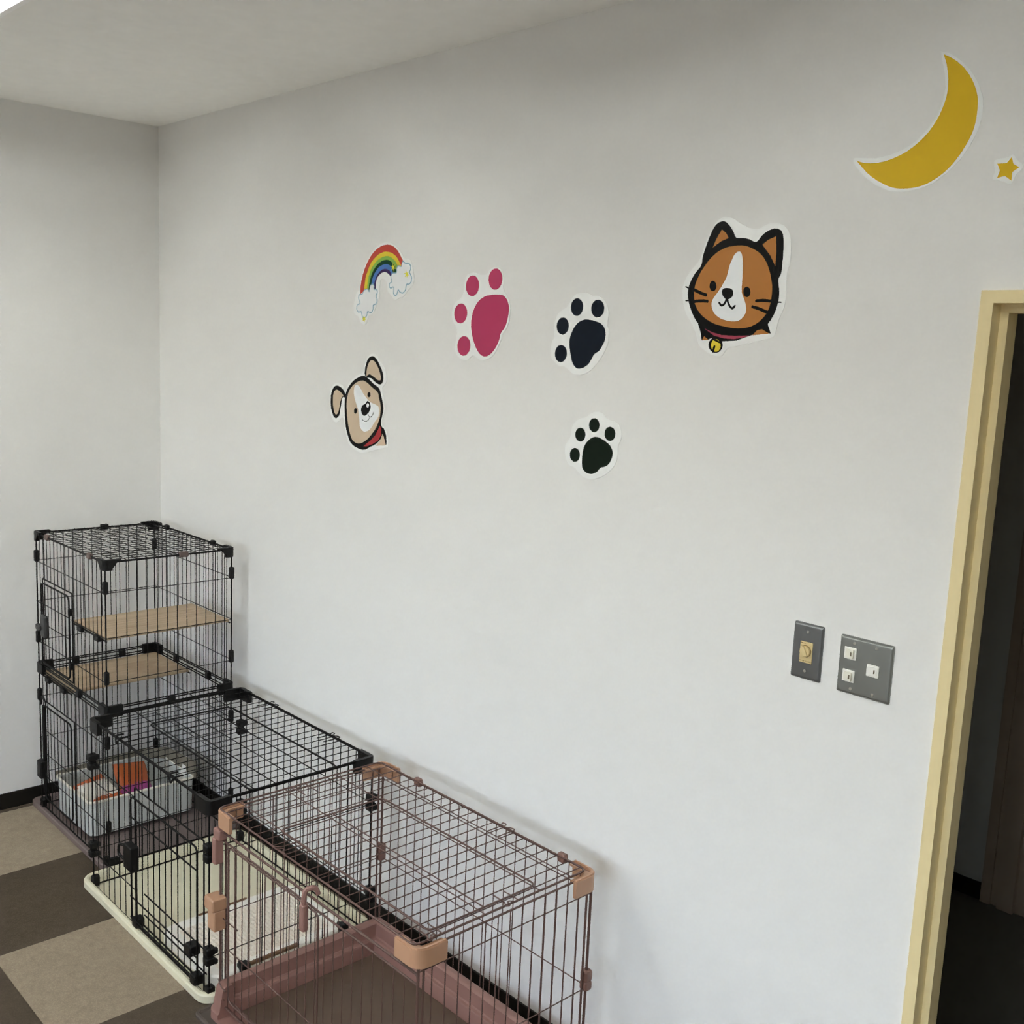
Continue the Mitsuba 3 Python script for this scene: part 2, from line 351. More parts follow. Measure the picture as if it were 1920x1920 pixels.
ART = {
  'rain': [
    ('backing', 's', '15362,21727 15754,21632 16063,21429 16287,21230 16503,21192 16613,21110 16704,20870 16767,20647 16698,20441 16492,20299 16286,20124 16097,20092 15895,20019 15740,20109 15509,20290 15473,20471 15384,20603 15241,20654 15102,20590 15071,20310 15066,20094 14906,19812 14742,19593 14540,19541 14431,19320 14285,19284 14103,19366 14007,19519 13793,19602 13727,19773 13779,19995 13889,20267 14051,20317 14086,20570 14247,20987 14552,21395 14944,21629'),
    ('b0', 'o', '14115,20215 14084,20249 14103,20519 14223,20854 14417,21150 14695,21424 15031,21593 15394,21653 15700,21602 15953,21448 16210,21168 16240,21104'),
    ('b1', 'o', '14274,20298 14286,20383 14334,20651 14428,20866 14620,21145 14900,21335 15151,21426 15403,21447 15682,21393 15907,21273 16107,21059 16136,21010'),
    ('b2', 'o', '14436,20314 14445,20431 14494,20682 14601,20913 14795,21107 15046,21249 15352,21318 15604,21282 15830,21162 15959,21030 16030,20964'),
    ('b3', 'o', '14523,20314 14533,20431 14583,20647 14718,20877 14911,21055 15134,21165 15385,21210 15610,21160 15751,21076 15896,20919 15953,20853'),
    ('b4', 'o', '14622,20380 14647,20479 14725,20711 14862,20875 15055,21019 15362,21090 15559,21048 15673,20972 15705,20891 15764,20792'),
    ('b5', 'o', '14767,20378 14792,20478 14870,20676 15007,20822 15173,20918 15369,20943 15538,20902 15639,20811 15683,20761'),
    ('b6', 'o', '14870,20328 14882,20394 14902,20593 15010,20740 15177,20827 15345,20852 15487,20805 15607,20730 15645,20680'),
    ('cloud', 's', '14011,20199 14189,20215 14273,20332 14477,20373 14553,20297 14590,20463 14733,20520 14822,20444 14811,20361 14941,20352 15003,20244 14935,20153 14997,20045 14931,19895 14789,19853 14807,19761 14682,19626 14506,19659 14466,19540 14337,19471 14217,19504 14136,19656 14003,19638 13893,19757 13933,19893 14066,19927 13987,20063'),
    ('cloud', 's', '16159,21106 16237,21160 16361,21085 16481,21098 16604,21015 16609,20904 16574,20809 16673,20680 16641,20522 16511,20459 16431,20460 16398,20316 16255,20205 16090,20254 16033,20303 15984,20190 15876,20141 15776,20223 15782,20386 15646,20355 15559,20437 15596,20534 15678,20566 15630,20713 15735,20825 15900,20830 15908,20951 15999,21037 16136,21010'),
    ('sparkle', 'p', '15905,20932 15788,20946 15797,20836 15744,20938 15646,20882 15712,20970 15605,21025 15723,21011 15715,21121 15767,21019 15865,21075 15800,20987'),
    ('sparkle', 'p', '16542,20727 16456,20730 16455,20648 16410,20720 16334,20685 16375,20755 16301,20802 16388,20799 16389,20881 16434,20808 16509,20843 16468,20774'),
    ('sparkle', 'p', '14429,19422 14357,19418 14351,19352 14310,19408 14244,19380 14275,19440 14215,19479 14288,19483 14294,19549 14335,19494 14401,19521 14370,19461'),
  ],
  'dog': [
    ('backing', 's', '14761,18400 14995,18357 15264,18132 15502,17891 15557,17608 15353,17378 15390,17194 15478,16794 15434,16485 15371,16292 15549,16154 15704,15861 15720,15625 15659,15598 15087,15459 14381,15291 13952,15362 13606,15524 13403,15934 13313,16283 13171,16290 13016,16170 12858,16130 12662,16231 12524,16492 12506,17032 12659,17310 12911,17396 13198,17323 13358,17226 13568,17432 13927,17660 14342,17819 14394,18010 14532,18272'),
    ('body', 'p', '15354,16017 15440,16025 15628,15650 15082,15579 15307,15773'),
    ('body_outline', 'p', '15346,16205 15492,16149 15615,15955 15644,15677 15604,15673 15503,15894 15382,16037'),
    ('head_outline', 's', '14287,17696 14556,17658 14886,17487 15181,17368 15290,17188 15385,16957 15443,16740 15389,16532 15326,16340 15392,16140 15408,15971 15306,15790 15080,15631 14790,15516 14556,15414 14317,15390 14010,15439 13729,15554 13566,15770 13447,16027 13369,16465 13356,16819 13409,17106 13571,17327 13870,17553'),
    ('collar', 'p', '15287,16225 15365,16104 15371,15950 15220,15765 14963,15637 14641,15527 14433,15507 14783,15706 15068,15923'),
    ('face', 's', '14293,17554 14563,17495 14833,17365 15114,17245 15193,17080 15290,16848 15298,16645 15250,16436 15115,16185 14891,15942 14604,15724 14309,15591 14067,15568 13849,15636 13704,15818 13585,16092 13494,16475 13465,16827 13520,17042 13636,17243 13935,17452'),
    ('muzzle_patch', 's', '13997,17403 14166,17343 14337,17180 14552,17021 14734,16913 15147,16821 15239,16691 15190,16483 14994,16296 14825,16109 14652,16007 14475,15966 14323,16013 14228,16128 14191,16300 14118,16609 13989,16827 13873,17064 13879,17309'),
    ('nose', 's', '14615,16939 14735,16878 14784,16761 14716,16618 14631,16543 14514,16473 14395,16473 14286,16569 14281,16691 14353,16783 14500,16845'),
    ('nose_shine', 's', '14700,16804 14692,16779 14675,16757 14651,16742 14624,16736 14597,16740 14575,16754 14562,16775 14558,16800 14566,16825 14583,16847 14607,16862 14634,16868 14661,16863 14683,16850 14696,16829'),
    ('eye', 's', '14760,17134 14752,17104 14732,17078 14705,17060 14675,17053 14645,17059 14620,17075 14605,17101 14601,17131 14610,17161 14629,17187 14656,17205 14687,17212 14717,17206 14741,17190 14756,17164'),
    ('eye', 's', '14055,16584 14046,16550 14026,16521 13998,16501 13966,16493 13935,16498 13910,16517 13895,16545 13891,16578 13900,16612 13921,16641 13949,16661 13981,16669 14012,16663 14037,16645 14052,16617'),
    ('mouth', 'l10', '14346,16338 14432,16302 14551,16294 14668,16347 14724,16429 14655,16527'),
    ('mouth', 'l10', '14723,16464 14811,16453 14897,16529 14931,16609'),
    ('ear_outline', 's', '14779,18324 15000,18256 15210,18045 15362,17834 15399,17633 15319,17511 15205,17479 15001,17527 14793,17636 14586,17659 14496,17689 14419,17754 14440,17978 14563,18222'),
    ('ear', 's', '14784,18200 14946,18153 15127,17974 15251,17761 15270,17643 15214,17603 15084,17617 14877,17708 14670,17766 14554,17726 14510,17707 14544,17965 14655,18141'),
    ('ear_outline', 's', '12914,17316 13137,17266 13330,17136 13396,17017 13336,16960 13241,16971 13183,16843 13127,16626 13072,16407 12948,16290 12853,16265 12723,16326 12587,16551 12552,16819 12586,17073 12724,17260'),
    ('ear', 's', '12918,17186 13110,17123 13271,17018 13179,16950 13106,16802 13035,16547 12960,16417 12866,16382 12784,16439 12714,16596 12674,16827 12715,17063 12808,17158'),
  ],
  'pp': [
    ('backing', 's', '20300,20883 20502,20813 20610,20667 20626,20421 20669,20261 20810,20101 20918,19928 20942,19725 20916,19464 20799,19244 20675,19124 20640,18991 20540,18812 20418,18630 20247,18490 19933,18403 19699,18454 19520,18524 19373,18427 19187,18374 18944,18426 18766,18574 18721,18727 18770,18944 18795,19144 18751,19282 18623,19403 18552,19586 18577,19786 18689,19955 18922,20076 19009,20227 19033,20423 19103,20648 19239,20735 19470,20753 19634,20706 19863,20687 19996,20736 20080,20837'),
    ('toe_pad', 's', '19661,20389 19636,20284 19572,20197 19481,20142 19375,20125 19270,20152 19183,20217 19128,20311 19112,20420 19139,20526 19203,20613 19296,20668 19402,20682 19506,20655 19591,20589 19646,20496'),
    ('toe_pad', 's', '20593,20553 20568,20448 20505,20362 20413,20306 20307,20290 20202,20317 20114,20383 20058,20478 20042,20587 20068,20693 20132,20779 20225,20834 20331,20848 20435,20820 20521,20754 20577,20661'),
    ('toe_pad', 's', '19205,19644 19179,19541 19115,19454 19022,19398 18915,19380 18810,19404 18722,19467 18666,19558 18650,19664 18678,19769 18743,19855 18837,19911 18944,19927 19049,19902 19135,19839 19189,19749'),
    ('toe_pad', 's', '19391,18762 19365,18659 19301,18572 19209,18514 19102,18494 18997,18516 18910,18576 18854,18665 18838,18771 18865,18875 18930,18962 19023,19019 19130,19038 19234,19015 19320,18955 19375,18866'),
    ('main_pad', 's', '20367,20165 20632,20145 20792,20043 20890,19870 20899,19725 20850,19478 20753,19287 20608,19137 20573,18990 20453,18780 20284,18611 20109,18522 19950,18509 19784,18578 19637,18724 19508,18932 19425,19142 19388,19383 19420,19625 19524,19836 19676,20000 19920,20118 20144,20154'),
  ],
  'np': [
    ('backing', 's', '23584,20189 23754,20170 23908,20103 24090,20103 24243,20025 24349,19918 24426,19764 24443,19646 24428,19527 24430,19396 24480,19277 24484,19122 24455,18966 24357,18759 24208,18561 24039,18383 23863,18265 23665,18194 23494,18192 23336,18215 23191,18296 23045,18370 22886,18370 22701,18463 22556,18596 22525,18785 22559,18950 22630,19090 22613,19328 22644,19516 22739,19679 22874,19767 23026,19842 23123,19953 23217,20087 23365,20172'),
    ('toe_pad', 's', '23588,19836 23570,19755 23524,19688 23455,19644 23375,19631 23295,19651 23228,19700 23184,19772 23170,19855 23188,19937 23236,20004 23305,20047 23385,20060 23465,20039 23531,19990 23574,19918'),
    ('toe_pad', 's', '24292,19803 24275,19722 24228,19656 24157,19612 24075,19599 23993,19619 23924,19668 23879,19740 23864,19822 23882,19903 23930,19970 24001,20013 24084,20025 24165,20004 24233,19955 24278,19884'),
    ('toe_pad', 's', '23130,19366 23112,19286 23065,19218 22996,19174 22914,19160 22834,19178 22766,19227 22722,19298 22708,19380 22726,19462 22774,19529 22845,19573 22926,19586 23006,19567 23073,19518 23116,19448'),
    ('toe_pad', 's', '23115,18684 23097,18602 23050,18533 22980,18487 22898,18471 22817,18489 22749,18536 22705,18607 22691,18690 22709,18772 22758,18842 22828,18887 22910,18902 22990,18884 23057,18836 23101,18766'),
    ('main_pad', 's', '23649,19543 23801,19543 23969,19521 24205,19458 24327,19358 24383,19228 24367,19060 24281,18901 24191,18790 24047,18712 23972,18600 23881,18474 23720,18375 23552,18335 23429,18369 23316,18488 23252,18659 23192,18881 23187,19066 23245,19228 23338,19365 23467,19478'),
  ],
  'gp': [
    ('backing', 's', '24198,17308 24337,17313 24464,17267 24566,17183 24692,17142 24856,17115 24997,17016 25075,16882 25073,16731 25004,16593 24986,16480 24992,16319 24947,16131 24837,15976 24671,15834 24459,15716 24213,15639 24015,15642 23839,15694 23688,15793 23566,15874 23402,15909 23290,16035 23226,16209 23216,16346 23260,16457 23369,16573 23403,16703 23434,16884 23567,17042 23733,17118 23901,17162 24035,17255'),
    ('toe_pad', 's', '24351,16995 24343,16929 24310,16870 24257,16828 24192,16809 24124,16816 24065,16849 24023,16901 24004,16966 24013,17034 24046,17092 24100,17134 24166,17153 24233,17145 24292,17112 24333,17060'),
    ('toe_pad', 's', '23901,16723 23893,16656 23860,16596 23806,16554 23741,16534 23673,16541 23614,16574 23572,16626 23554,16692 23562,16760 23596,16819 23650,16862 23715,16881 23783,16873 23841,16841 23883,16788'),
    ('toe_pad', 's', '24885,16830 24877,16763 24843,16705 24790,16662 24724,16643 24656,16649 24596,16681 24553,16734 24534,16799 24543,16866 24577,16925 24631,16967 24697,16986 24765,16978 24824,16946 24866,16894'),
    ('toe_pad', 's', '23747,16200 23739,16132 23706,16071 23653,16027 23588,16007 23521,16013 23462,16045 23420,16098 23402,16164 23410,16232 23444,16293 23497,16336 23562,16356 23629,16350 23688,16317 23729,16265'),
    ('main_pad', 's', '24259,16700 24413,16680 24625,16598 24755,16508 24832,16384 24822,16250 24746,16099 24616,16003 24462,15954 24378,15862 24258,15791 24133,15763 23990,15786 23870,15866 23835,15988 23831,16198 23861,16368 23922,16499 24041,16615 24149,16676'),
  ],
  'cat': [
    ('laminate_film', 's', '27662,21828 27925,21796 28150,21680 28369,21591 28577,21589 28756,21648 28979,21653 29226,21573 29381,21399 29445,21146 29450,20795 29390,20494 29400,20189 29400,19884 29333,19645 29269,19473 29228,19265 29095,19158 28693,19024 28276,18922 28062,18879 27896,18765 27766,18724 27492,18768 27226,18924 27056,19011 26872,19247 26680,19560 26537,19837 26498,20023 26531,20190 26588,20355 26705,20629 27002,20950 27030,21147 27207,21463 27339,21741 27466,21813'),
    ('backing', 's', '27667,21776 27888,21729 28092,21614 28313,21517 28545,21488 28723,21565 28925,21588 29151,21527 29284,21386 29355,21166 29377,20830 29317,20529 29340,20190 29328,19901 29247,19695 29184,19506 29126,19263 28805,19168 28179,19027 28029,19004 27925,18929 27825,18808 27555,18825 27341,18928 27193,19034 27078,19289 26970,19471 26785,19709 26667,19986 26640,20300 26757,20573 27053,20894 27180,21249 27374,21597 27495,21732'),
    ('neck_outline', 'p', '27130,19492 27214,19328 27265,19131 27435,19145 27522,19189 27819,19124 28190,19148 28461,19239 28585,19277 28787,19360 29047,19317 28960,19502 28911,19588 27330,19568'),
    ('neck', 'p', '28585,19273 28702,19376 28824,19404 29008,19316 28835,19296'),
    ('neck', 'p', '27277,19134 27325,19230 27451,19147'),
    ('head_outline', 's', '27653,21689 27792,21594 27914,21449 27990,21328 28162,21319 28334,21283 28508,21219 28641,21347 28796,21443 28976,21476 29123,21402 29178,21207 29195,20869 29184,20565 29126,20430 29173,20191 29169,19986 29101,19745 28958,19519 28742,19394 28455,19300 28115,19257 27804,19286 27459,19388 27153,19492 26974,19692 26848,19931 26792,20170 26831,20389 26963,20606 27110,20766 27138,20964 27245,21283 27377,21562 27501,21670'),
    ('face', 's', '28069,21163 28285,21138 28524,21043 28702,20917 28844,20725 28950,20467 29000,20226 28980,19934 28897,19727 28727,19551 28485,19442 28188,19410 27879,19440 27561,19507 27253,19658 27052,19858 26976,20059 26977,20315 27081,20568 27264,20816 27472,21007 27747,21131'),
    ('inner_ear', 'p', '27603,21519 27719,21440 27795,21331 27603,21269 27392,21143 27467,21309'),
    ('inner_ear', 'p', '28991,21315 29030,21009 29029,20704 28886,20929 28669,21158 28814,21255'),
    ('muzzle_patch', 's', '28091,21040 28173,20968 28214,20758 28230,20460 28241,20179 28324,20021 28382,19863 28374,19722 28257,19597 28130,19560 27889,19575 27683,19644 27539,19751 27469,19914 27512,20058 27633,20201 27750,20378 27825,20519 27871,20731 27942,20905 27999,20991'),
    ('nose', 's', '27869,20270 27981,20243 28027,20163 27996,20074 27870,20021 27765,20093 27722,20200 27771,20262'),
    ('eye', 's', '27563,20314 27560,20272 27544,20236 27517,20212 27483,20204 27448,20212 27417,20237 27394,20273 27383,20316 27386,20359 27403,20395 27430,20419 27463,20427 27498,20418 27530,20393 27552,20357'),
    ('eye', 's', '28462,20183 28459,20142 28443,20107 28417,20083 28383,20075 28348,20084 28317,20107 28294,20143 28284,20184 28287,20226 28303,20261 28330,20284 28363,20292 28398,20284 28429,20260 28452,20225'),
    ('mouth', 'l24', '27678,19950 27738,19896 27812,19932 27858,20030'),
    ('mouth', 'l24', '27869,20030 27947,19897 28029,19835 28089,19888'),
    ('whisker', 'l34', '26984,20232 27151,20168 27303,20122'),
    ('whisker', 'l34', '27006,19986 27178,19995 27349,19989'),
    ('whisker', 'l32', '28996,19989 28809,20003 28633,19995'),
    ('whisker', 'l32', '28550,19872 28743,19821 28936,19753'),
    ('whisker', 'l15', '26728,20308 26842,20265'),
    ('whisker', 'l15', '26760,20000 26866,19995'),
    ('whisker', 'l14', '29150,19972 29233,19967'),
    ('collar', 'p', '27322,19394 27533,19317 27807,19259 28159,19249 28522,19266 28377,19219 28122,19177 27858,19188 27585,19245'),
    ('bell_outline', 's', '27842,19044 27833,18980 27798,18925 27741,18886 27670,18871 27597,18882 27532,18916 27486,18969 27466,19033 27475,19097 27511,19152 27569,19190 27640,19205 27713,19194 27777,19159 27822,19107'),
    ('bell', 's', '27794,19033 27789,18980 27765,18935 27726,18904 27677,18892 27626,18900 27581,18929 27549,18973 27534,19025 27540,19079 27564,19124 27604,19155 27652,19167 27703,19158 27747,19129 27779,19085'),
    ('bell_slot', 'l19', '27604,19158 27789,19091'),
    ('bell_slot', 'l26', '27629,19006 27617,18955 27602,18896'),
  ],
  'ms': [
    ('backing', 'p', '32181,24463 32346,24404 32572,24239 32765,24049 32927,23817 33038,23578 33057,23479 33069,23220 33020,22984 32909,22752 32747,22505 32524,22293 32273,22128 32008,22047 31712,22022 31442,22050 31137,22181 30882,22359 30657,22591 30609,22666 30622,22736 30845,22715 31085,22684 31372,22718 31630,22796 31877,22925 32077,23105 32232,23337 32313,23575 32336,23818 32296,24053 32213,24327'),
    ('moon', 'c2', '32236,24405 32446,24283 32657,24097 32818,23881 32930,23640 32970,23426 32962,23120 32895,22884 32751,22620 32551,22374 32302,22194 32040,22095 31744,22074 31494,22110 31230,22226 30956,22406 30679,22678 30895,22614 31152,22600 31418,22645 31709,22755 31968,22932 32163,23145 32311,23427 32379,23698 32373,23960 32314,24214'),
    ('sbacking', 's', '33703,22505 33770,22411 33869,22323 33870,22244 33790,22171 33739,22048 33694,22011 33574,22061 33472,22093 33405,22098 33381,22157 33406,22235 33371,22400 33415,22452 33594,22468 33671,22500'),
    ('star', 'p', '33675,22468 33718,22345 33825,22283 33713,22210 33713,22066 33588,22156 33455,22127 33495,22252 33431,22378 33596,22371'),
  ],
}

# ================================================================== stickers on the wall
def pts_of(s): return [tuple(float(q) / 1e4 for q in t.split(',')) for t in s.split()]
def poly_of(mode, pts):
    if mode == 's': p = Polygon(cr(pts, 3))
    elif mode == 'p': p = Polygon(pts)
    elif mode == 'c2':                           # crescent: two smooth arcs between two sharp tips
        tip = 16; p = Polygon(cr(pts[:tip + 1], 3, False) + cr(pts[tip:] + pts[:1], 3, False))
    elif mode[0] == 'l': p = LineString(cr(pts, 4, False)).buffer(float(mode[1:]) / 1e4)
    return p if p.is_valid else p.buffer(0)
PAPER_T = 0.0016
def layer(k, name, poly, m, lev, label=None, t=0.00022):
    y1 = -PAPER_T - (lev - 1) * t
    return obj(name, on_wall(poly, y1 - t, y1), m, k, smooth=False, label=label)
def backing(k, poly): return obj('backing', on_wall(poly, -PAPER_T, 0.0), 'paper', k, smooth=False)
def film(k, poly): return obj('laminate_film', on_wall(poly, -0.0008, -0.0005), 'film', k, smooth=False)

k = thing('rainbow_sticker', 'rainbow sticker ending in two white clouds, on the wall above the dog sticker', 'wall sticker')
A = ART['rain']
backing(k, poly_of('s', pts_of(A[0][2])))
edge = [cr(pts_of(a[2]), 4, False) for a in A if a[1] == 'o']
for i, (m, lab) in enumerate([('rainbow_red', 'red band'), ('yellow', 'yellow band'), ('lime', 'light green band'), ('deepgreen', 'dark green band'), ('blue', 'blue band'), ('violet', 'violet band')]):
    layer(k, 'color_band', Polygon(edge[i] + edge[i + 1][::-1]).buffer(0), m, 1, lab)
n = 0
for nm, mode, s in A:
    if nm == 'cloud':
        p = poly_of('s', pts_of(s)); c = layer(k, 'cloud', p, 'steelblue', 2)
        obj('fill', on_wall(p.buffer(-0.0033), -PAPER_T - 3 * 0.00022, -PAPER_T - 2 * 0.00022), 'white_ink', c, smooth=False)
    if nm == 'sparkle': layer(k, 'sparkle', poly_of('p', pts_of(s)), 'sparkle', 4)

def simple(key, k, mats, levels):
    for nm, mode, s in ART[key]:
        p = poly_of(mode, pts_of(s))
        if nm == 'backing': backing(k, p)
        elif nm == 'laminate_film': film(k, p)
        else: layer(k, nm, p, mats[nm], levels.get(nm, 1))
k = thing('dog_sticker', 'cartoon sticker of a floppy-eared beige dog with a red collar', 'wall sticker')
simple('dog', k, {'body': 'tan', 'body_outline': 'ink', 'head_outline': 'ink', 'collar': 'red', 'face': 'tan', 'muzzle_patch': 'white_ink', 'nose': 'ink', 'nose_shine': 'white_ink', 'eye': 'ink', 'mouth': 'ink', 'ear_outline': 'ink', 'ear': 'tan'},
       {'body': 1, 'body_outline': 2, 'head_outline': 2, 'collar': 3, 'face': 3, 'muzzle_patch': 4, 'nose': 5, 'nose_shine': 6, 'eye': 5, 'mouth': 5, 'ear_outline': 1, 'ear': 2})
for key, m, lab in (('pp', 'pink', 'large pink paw-print sticker right of the rainbow sticker'), ('np', 'navy', 'navy blue paw-print sticker between the pink paw and the cat sticker'), ('gp', 'darkgreen', 'small dark green paw-print sticker, lowest of the three paw prints')):
    k = thing('paw_sticker', lab, 'wall sticker')
    simple(key, k, {'toe_pad': m, 'main_pad': m}, {})
k = thing('cat_sticker', 'cartoon sticker of an orange and white cat face with a bell collar', 'wall sticker')
simple('cat', k, {'neck_outline': 'ink', 'neck': 'orange', 'head_outline': 'ink', 'face': 'orange', 'inner_ear': 'orange', 'muzzle_patch': 'white_ink', 'nose': 'ink', 'eye': 'ink', 'mouth': 'ink', 'whisker': 'ink', 'collar': 'magenta', 'bell_outline': 'ink', 'bell': 'yellow', 'bell_slot': 'ink'},
       {'neck_outline': 1, 'neck': 2, 'head_outline': 2, 'face': 3, 'inner_ear': 3, 'muzzle_patch': 4, 'nose': 5, 'eye': 5, 'mouth': 5, 'whisker': 5, 'collar': 3, 'bell_outline': 3, 'bell': 4, 'bell_slot': 5})
A = {a[0]: poly_of(a[1], pts_of(a[2])) for a in ART['ms']}
k = thing('moon_sticker', 'yellow crescent moon sticker high on the wall above the doorway', 'wall sticker')
film(k, A['backing'].buffer(0.009)); backing(k, A['backing']); layer(k, 'crescent', A['moon'], 'gold', 1)
k = thing('star_sticker', 'little yellow star sticker right of the moon at the picture edge', 'wall sticker')
film(k, A['sbacking'].buffer(0.005)); backing(k, A['sbacking']); layer(k, 'star', A['star'], 'gold', 1)

# ================================================================== switch plates
def plate_mesh(x0, x1, z0, z1, t=0.0065):
    r = [rr_ring(x0, x1, z0, z1, 0.004, i, h, 4) for i, h in ((0, 0), (0.0, 0.002), (0.0012, 0.0042), (0.004, 0.006), (0.0062, t))]
    m = loft(r); v = np.array(m.vertices); m.vertices = np.stack([v[:, 0], -v[:, 2], v[:, 1]], 1); return m
def knob_y(cx, cz, r, y0, y1, n=20):
    a = np.arange(n) * 2 * math.pi / n; e = 0.0006
    rings = [np.stack([cx + q * np.cos(a), cz + q * np.sin(a), 0 * a + h], 1) for q, h in ((r, -y0), (r, -y1 - e), (r - e, -y1))]
    m = loft(rings); v = np.array(m.vertices); m.vertices = np.stack([v[:, 0], -v[:, 2], v[:, 1]], 1); return m
def text_on_wall(t, x, z, h, y, m, parent):
    tm = meshkit.text_mesh(t, h)
    v = np.array(tm.vertices); v[:, :2] -= (v[:, :2].min(0) + v[:, :2].max(0)) / 2
    sc = 0.00025 / max(np.ptp(v[:, 2]), 1e-6)
    tm.vertices = np.stack([x + v[:, 0], y - (v[:, 2] - v[:, 2].min()) * sc, z + v[:, 1]], 1)
    obj('lettering', tm, m, parent, smooth=False)
PX, PZ = 3.0222, 1.2167
k = thing('volume_plate', 'dark metal wall plate with a cream volume dial, left of the light switches', 'dimmer switch')
obj('plate', plate_mesh(PX, PX + 0.070, PZ, PZ + 0.120), 'dark_steel', k, smooth=40)
ins = obj('dial_face', rbox(PX + 0.0205, PX + 0.0495, -0.0083, -0.006, PZ + 0.0365, PZ + 0.0815, 0.001), 'cream', k, label='cream dial face')
kn = obj('knob', knob_y(PX + 0.035, PZ + 0.0615, 0.0115, -0.0080, -0.0150), 'cream', k)
rg = Polygon([(PX + 0.035 + 0.0128 * math.cos(q), PZ + 0.0615 + 0.0128 * math.sin(q)) for q in np.linspace(0, 2 * math.pi, 28)[:-1]])
obj('dial_ring', on_wall(rg, -0.0087, -0.0080), 'cream_print', ins, smooth=False, label='dark ring round the knob')
g = rbox(-0.0102, 0.0102, -0.0185, -0.0148, -0.0048, 0.0048, 0.0014)
g.apply_transform(trimesh.transformations.rotation_matrix(math.radians(62), [0, 1, 0])); g.apply_translation((PX + 0.035, 0, PZ + 0.0615))
obj('grip', g, 'cream', kn)
text_on_wall('VOLUME CONTROL', PX + 0.035, PZ + 0.0402, 0.0023, -0.0084, 'cream_print', ins)
obj('scale_mark', box(PX + 0.0215, PX + 0.0330, -0.0086, -0.0082, PZ + 0.0775, PZ + 0.0788), 'cream_print', ins, smooth=False)
obj('scale_mark', box(PX + 0.0225, PX + 0.0260, -0.0086, -0.0082, PZ + 0.0715, PZ + 0.0730), 'cream_print', ins, smooth=False)
obj('scale_mark', box(PX + 0.0452, PX + 0.0459, -0.0086, -0.0082, PZ + 0.0725, PZ + 0.0745), 'cream_print', ins, smooth=False)
for z in (0.0185, 0.1025): obj('screw', knob_y(PX + 0.035, PZ + z, 0.0032, -0.0062, -0.0078, 14), 'screw', k)
SX, SZ = 3.1311, 1.2128
k = thing('light_switch_plate', 'brushed metal wall plate with three white rocker switches beside the doorway', 'light switch')
obj('plate', plate_mesh(SX, SX + 0.116, SZ, SZ + 0.120), 'steel', k, smooth=40)
for x, z, on in ((0.026, 0.0855, 1), (0.026, 0.0385, 1), (0.077, 0.0610, 0)):
    s = obj('switch', rbox(SX + x - 0.013, SX + x + 0.0135, -0.0090, -0.006, SZ + z - 0.0125, SZ + z + 0.0125, 0.001), 'switch_white', k)
    if on:
        rk = Polygon([(-0.0095, 0), (0.0095, 0), (0.0095, 0.0065), (-0.0095, 0.0015)])     # pressed: tilted rocker
    else:
        rk = Polygon([(-0.0095, 0), (0.0095, 0), (0.0095, 0.0018), (-0.0095, 0.0030)])
    rm = extrude(rk, 0.017); v = np.array(rm.vertices)
    rm.vertices = np.stack([SX + x + v[:, 0], -0.0088 - v[:, 1], SZ + z - 0.0085 + v[:, 2]], 1); rm.invert()
    obj('rocker', rm, 'switch_rocker' if on else 'switch_white', s, smooth=False)
    y = -0.0144 if on else -0.0109
    obj('indicator', box(SX + x + 0.0035, SX + x + 0.0065, y - 0.0005, y + 0.002, SZ + z - 0.004, SZ + z + 0.004), 'switch_dark', s, smooth=False)
for x in (0.033, 0.081):
    for z in (0.0125, 0.1075): obj('screw', knob_y(SX + x, SZ + z, 0.0033, -0.0062, -0.0080, 14), 'screw', k)

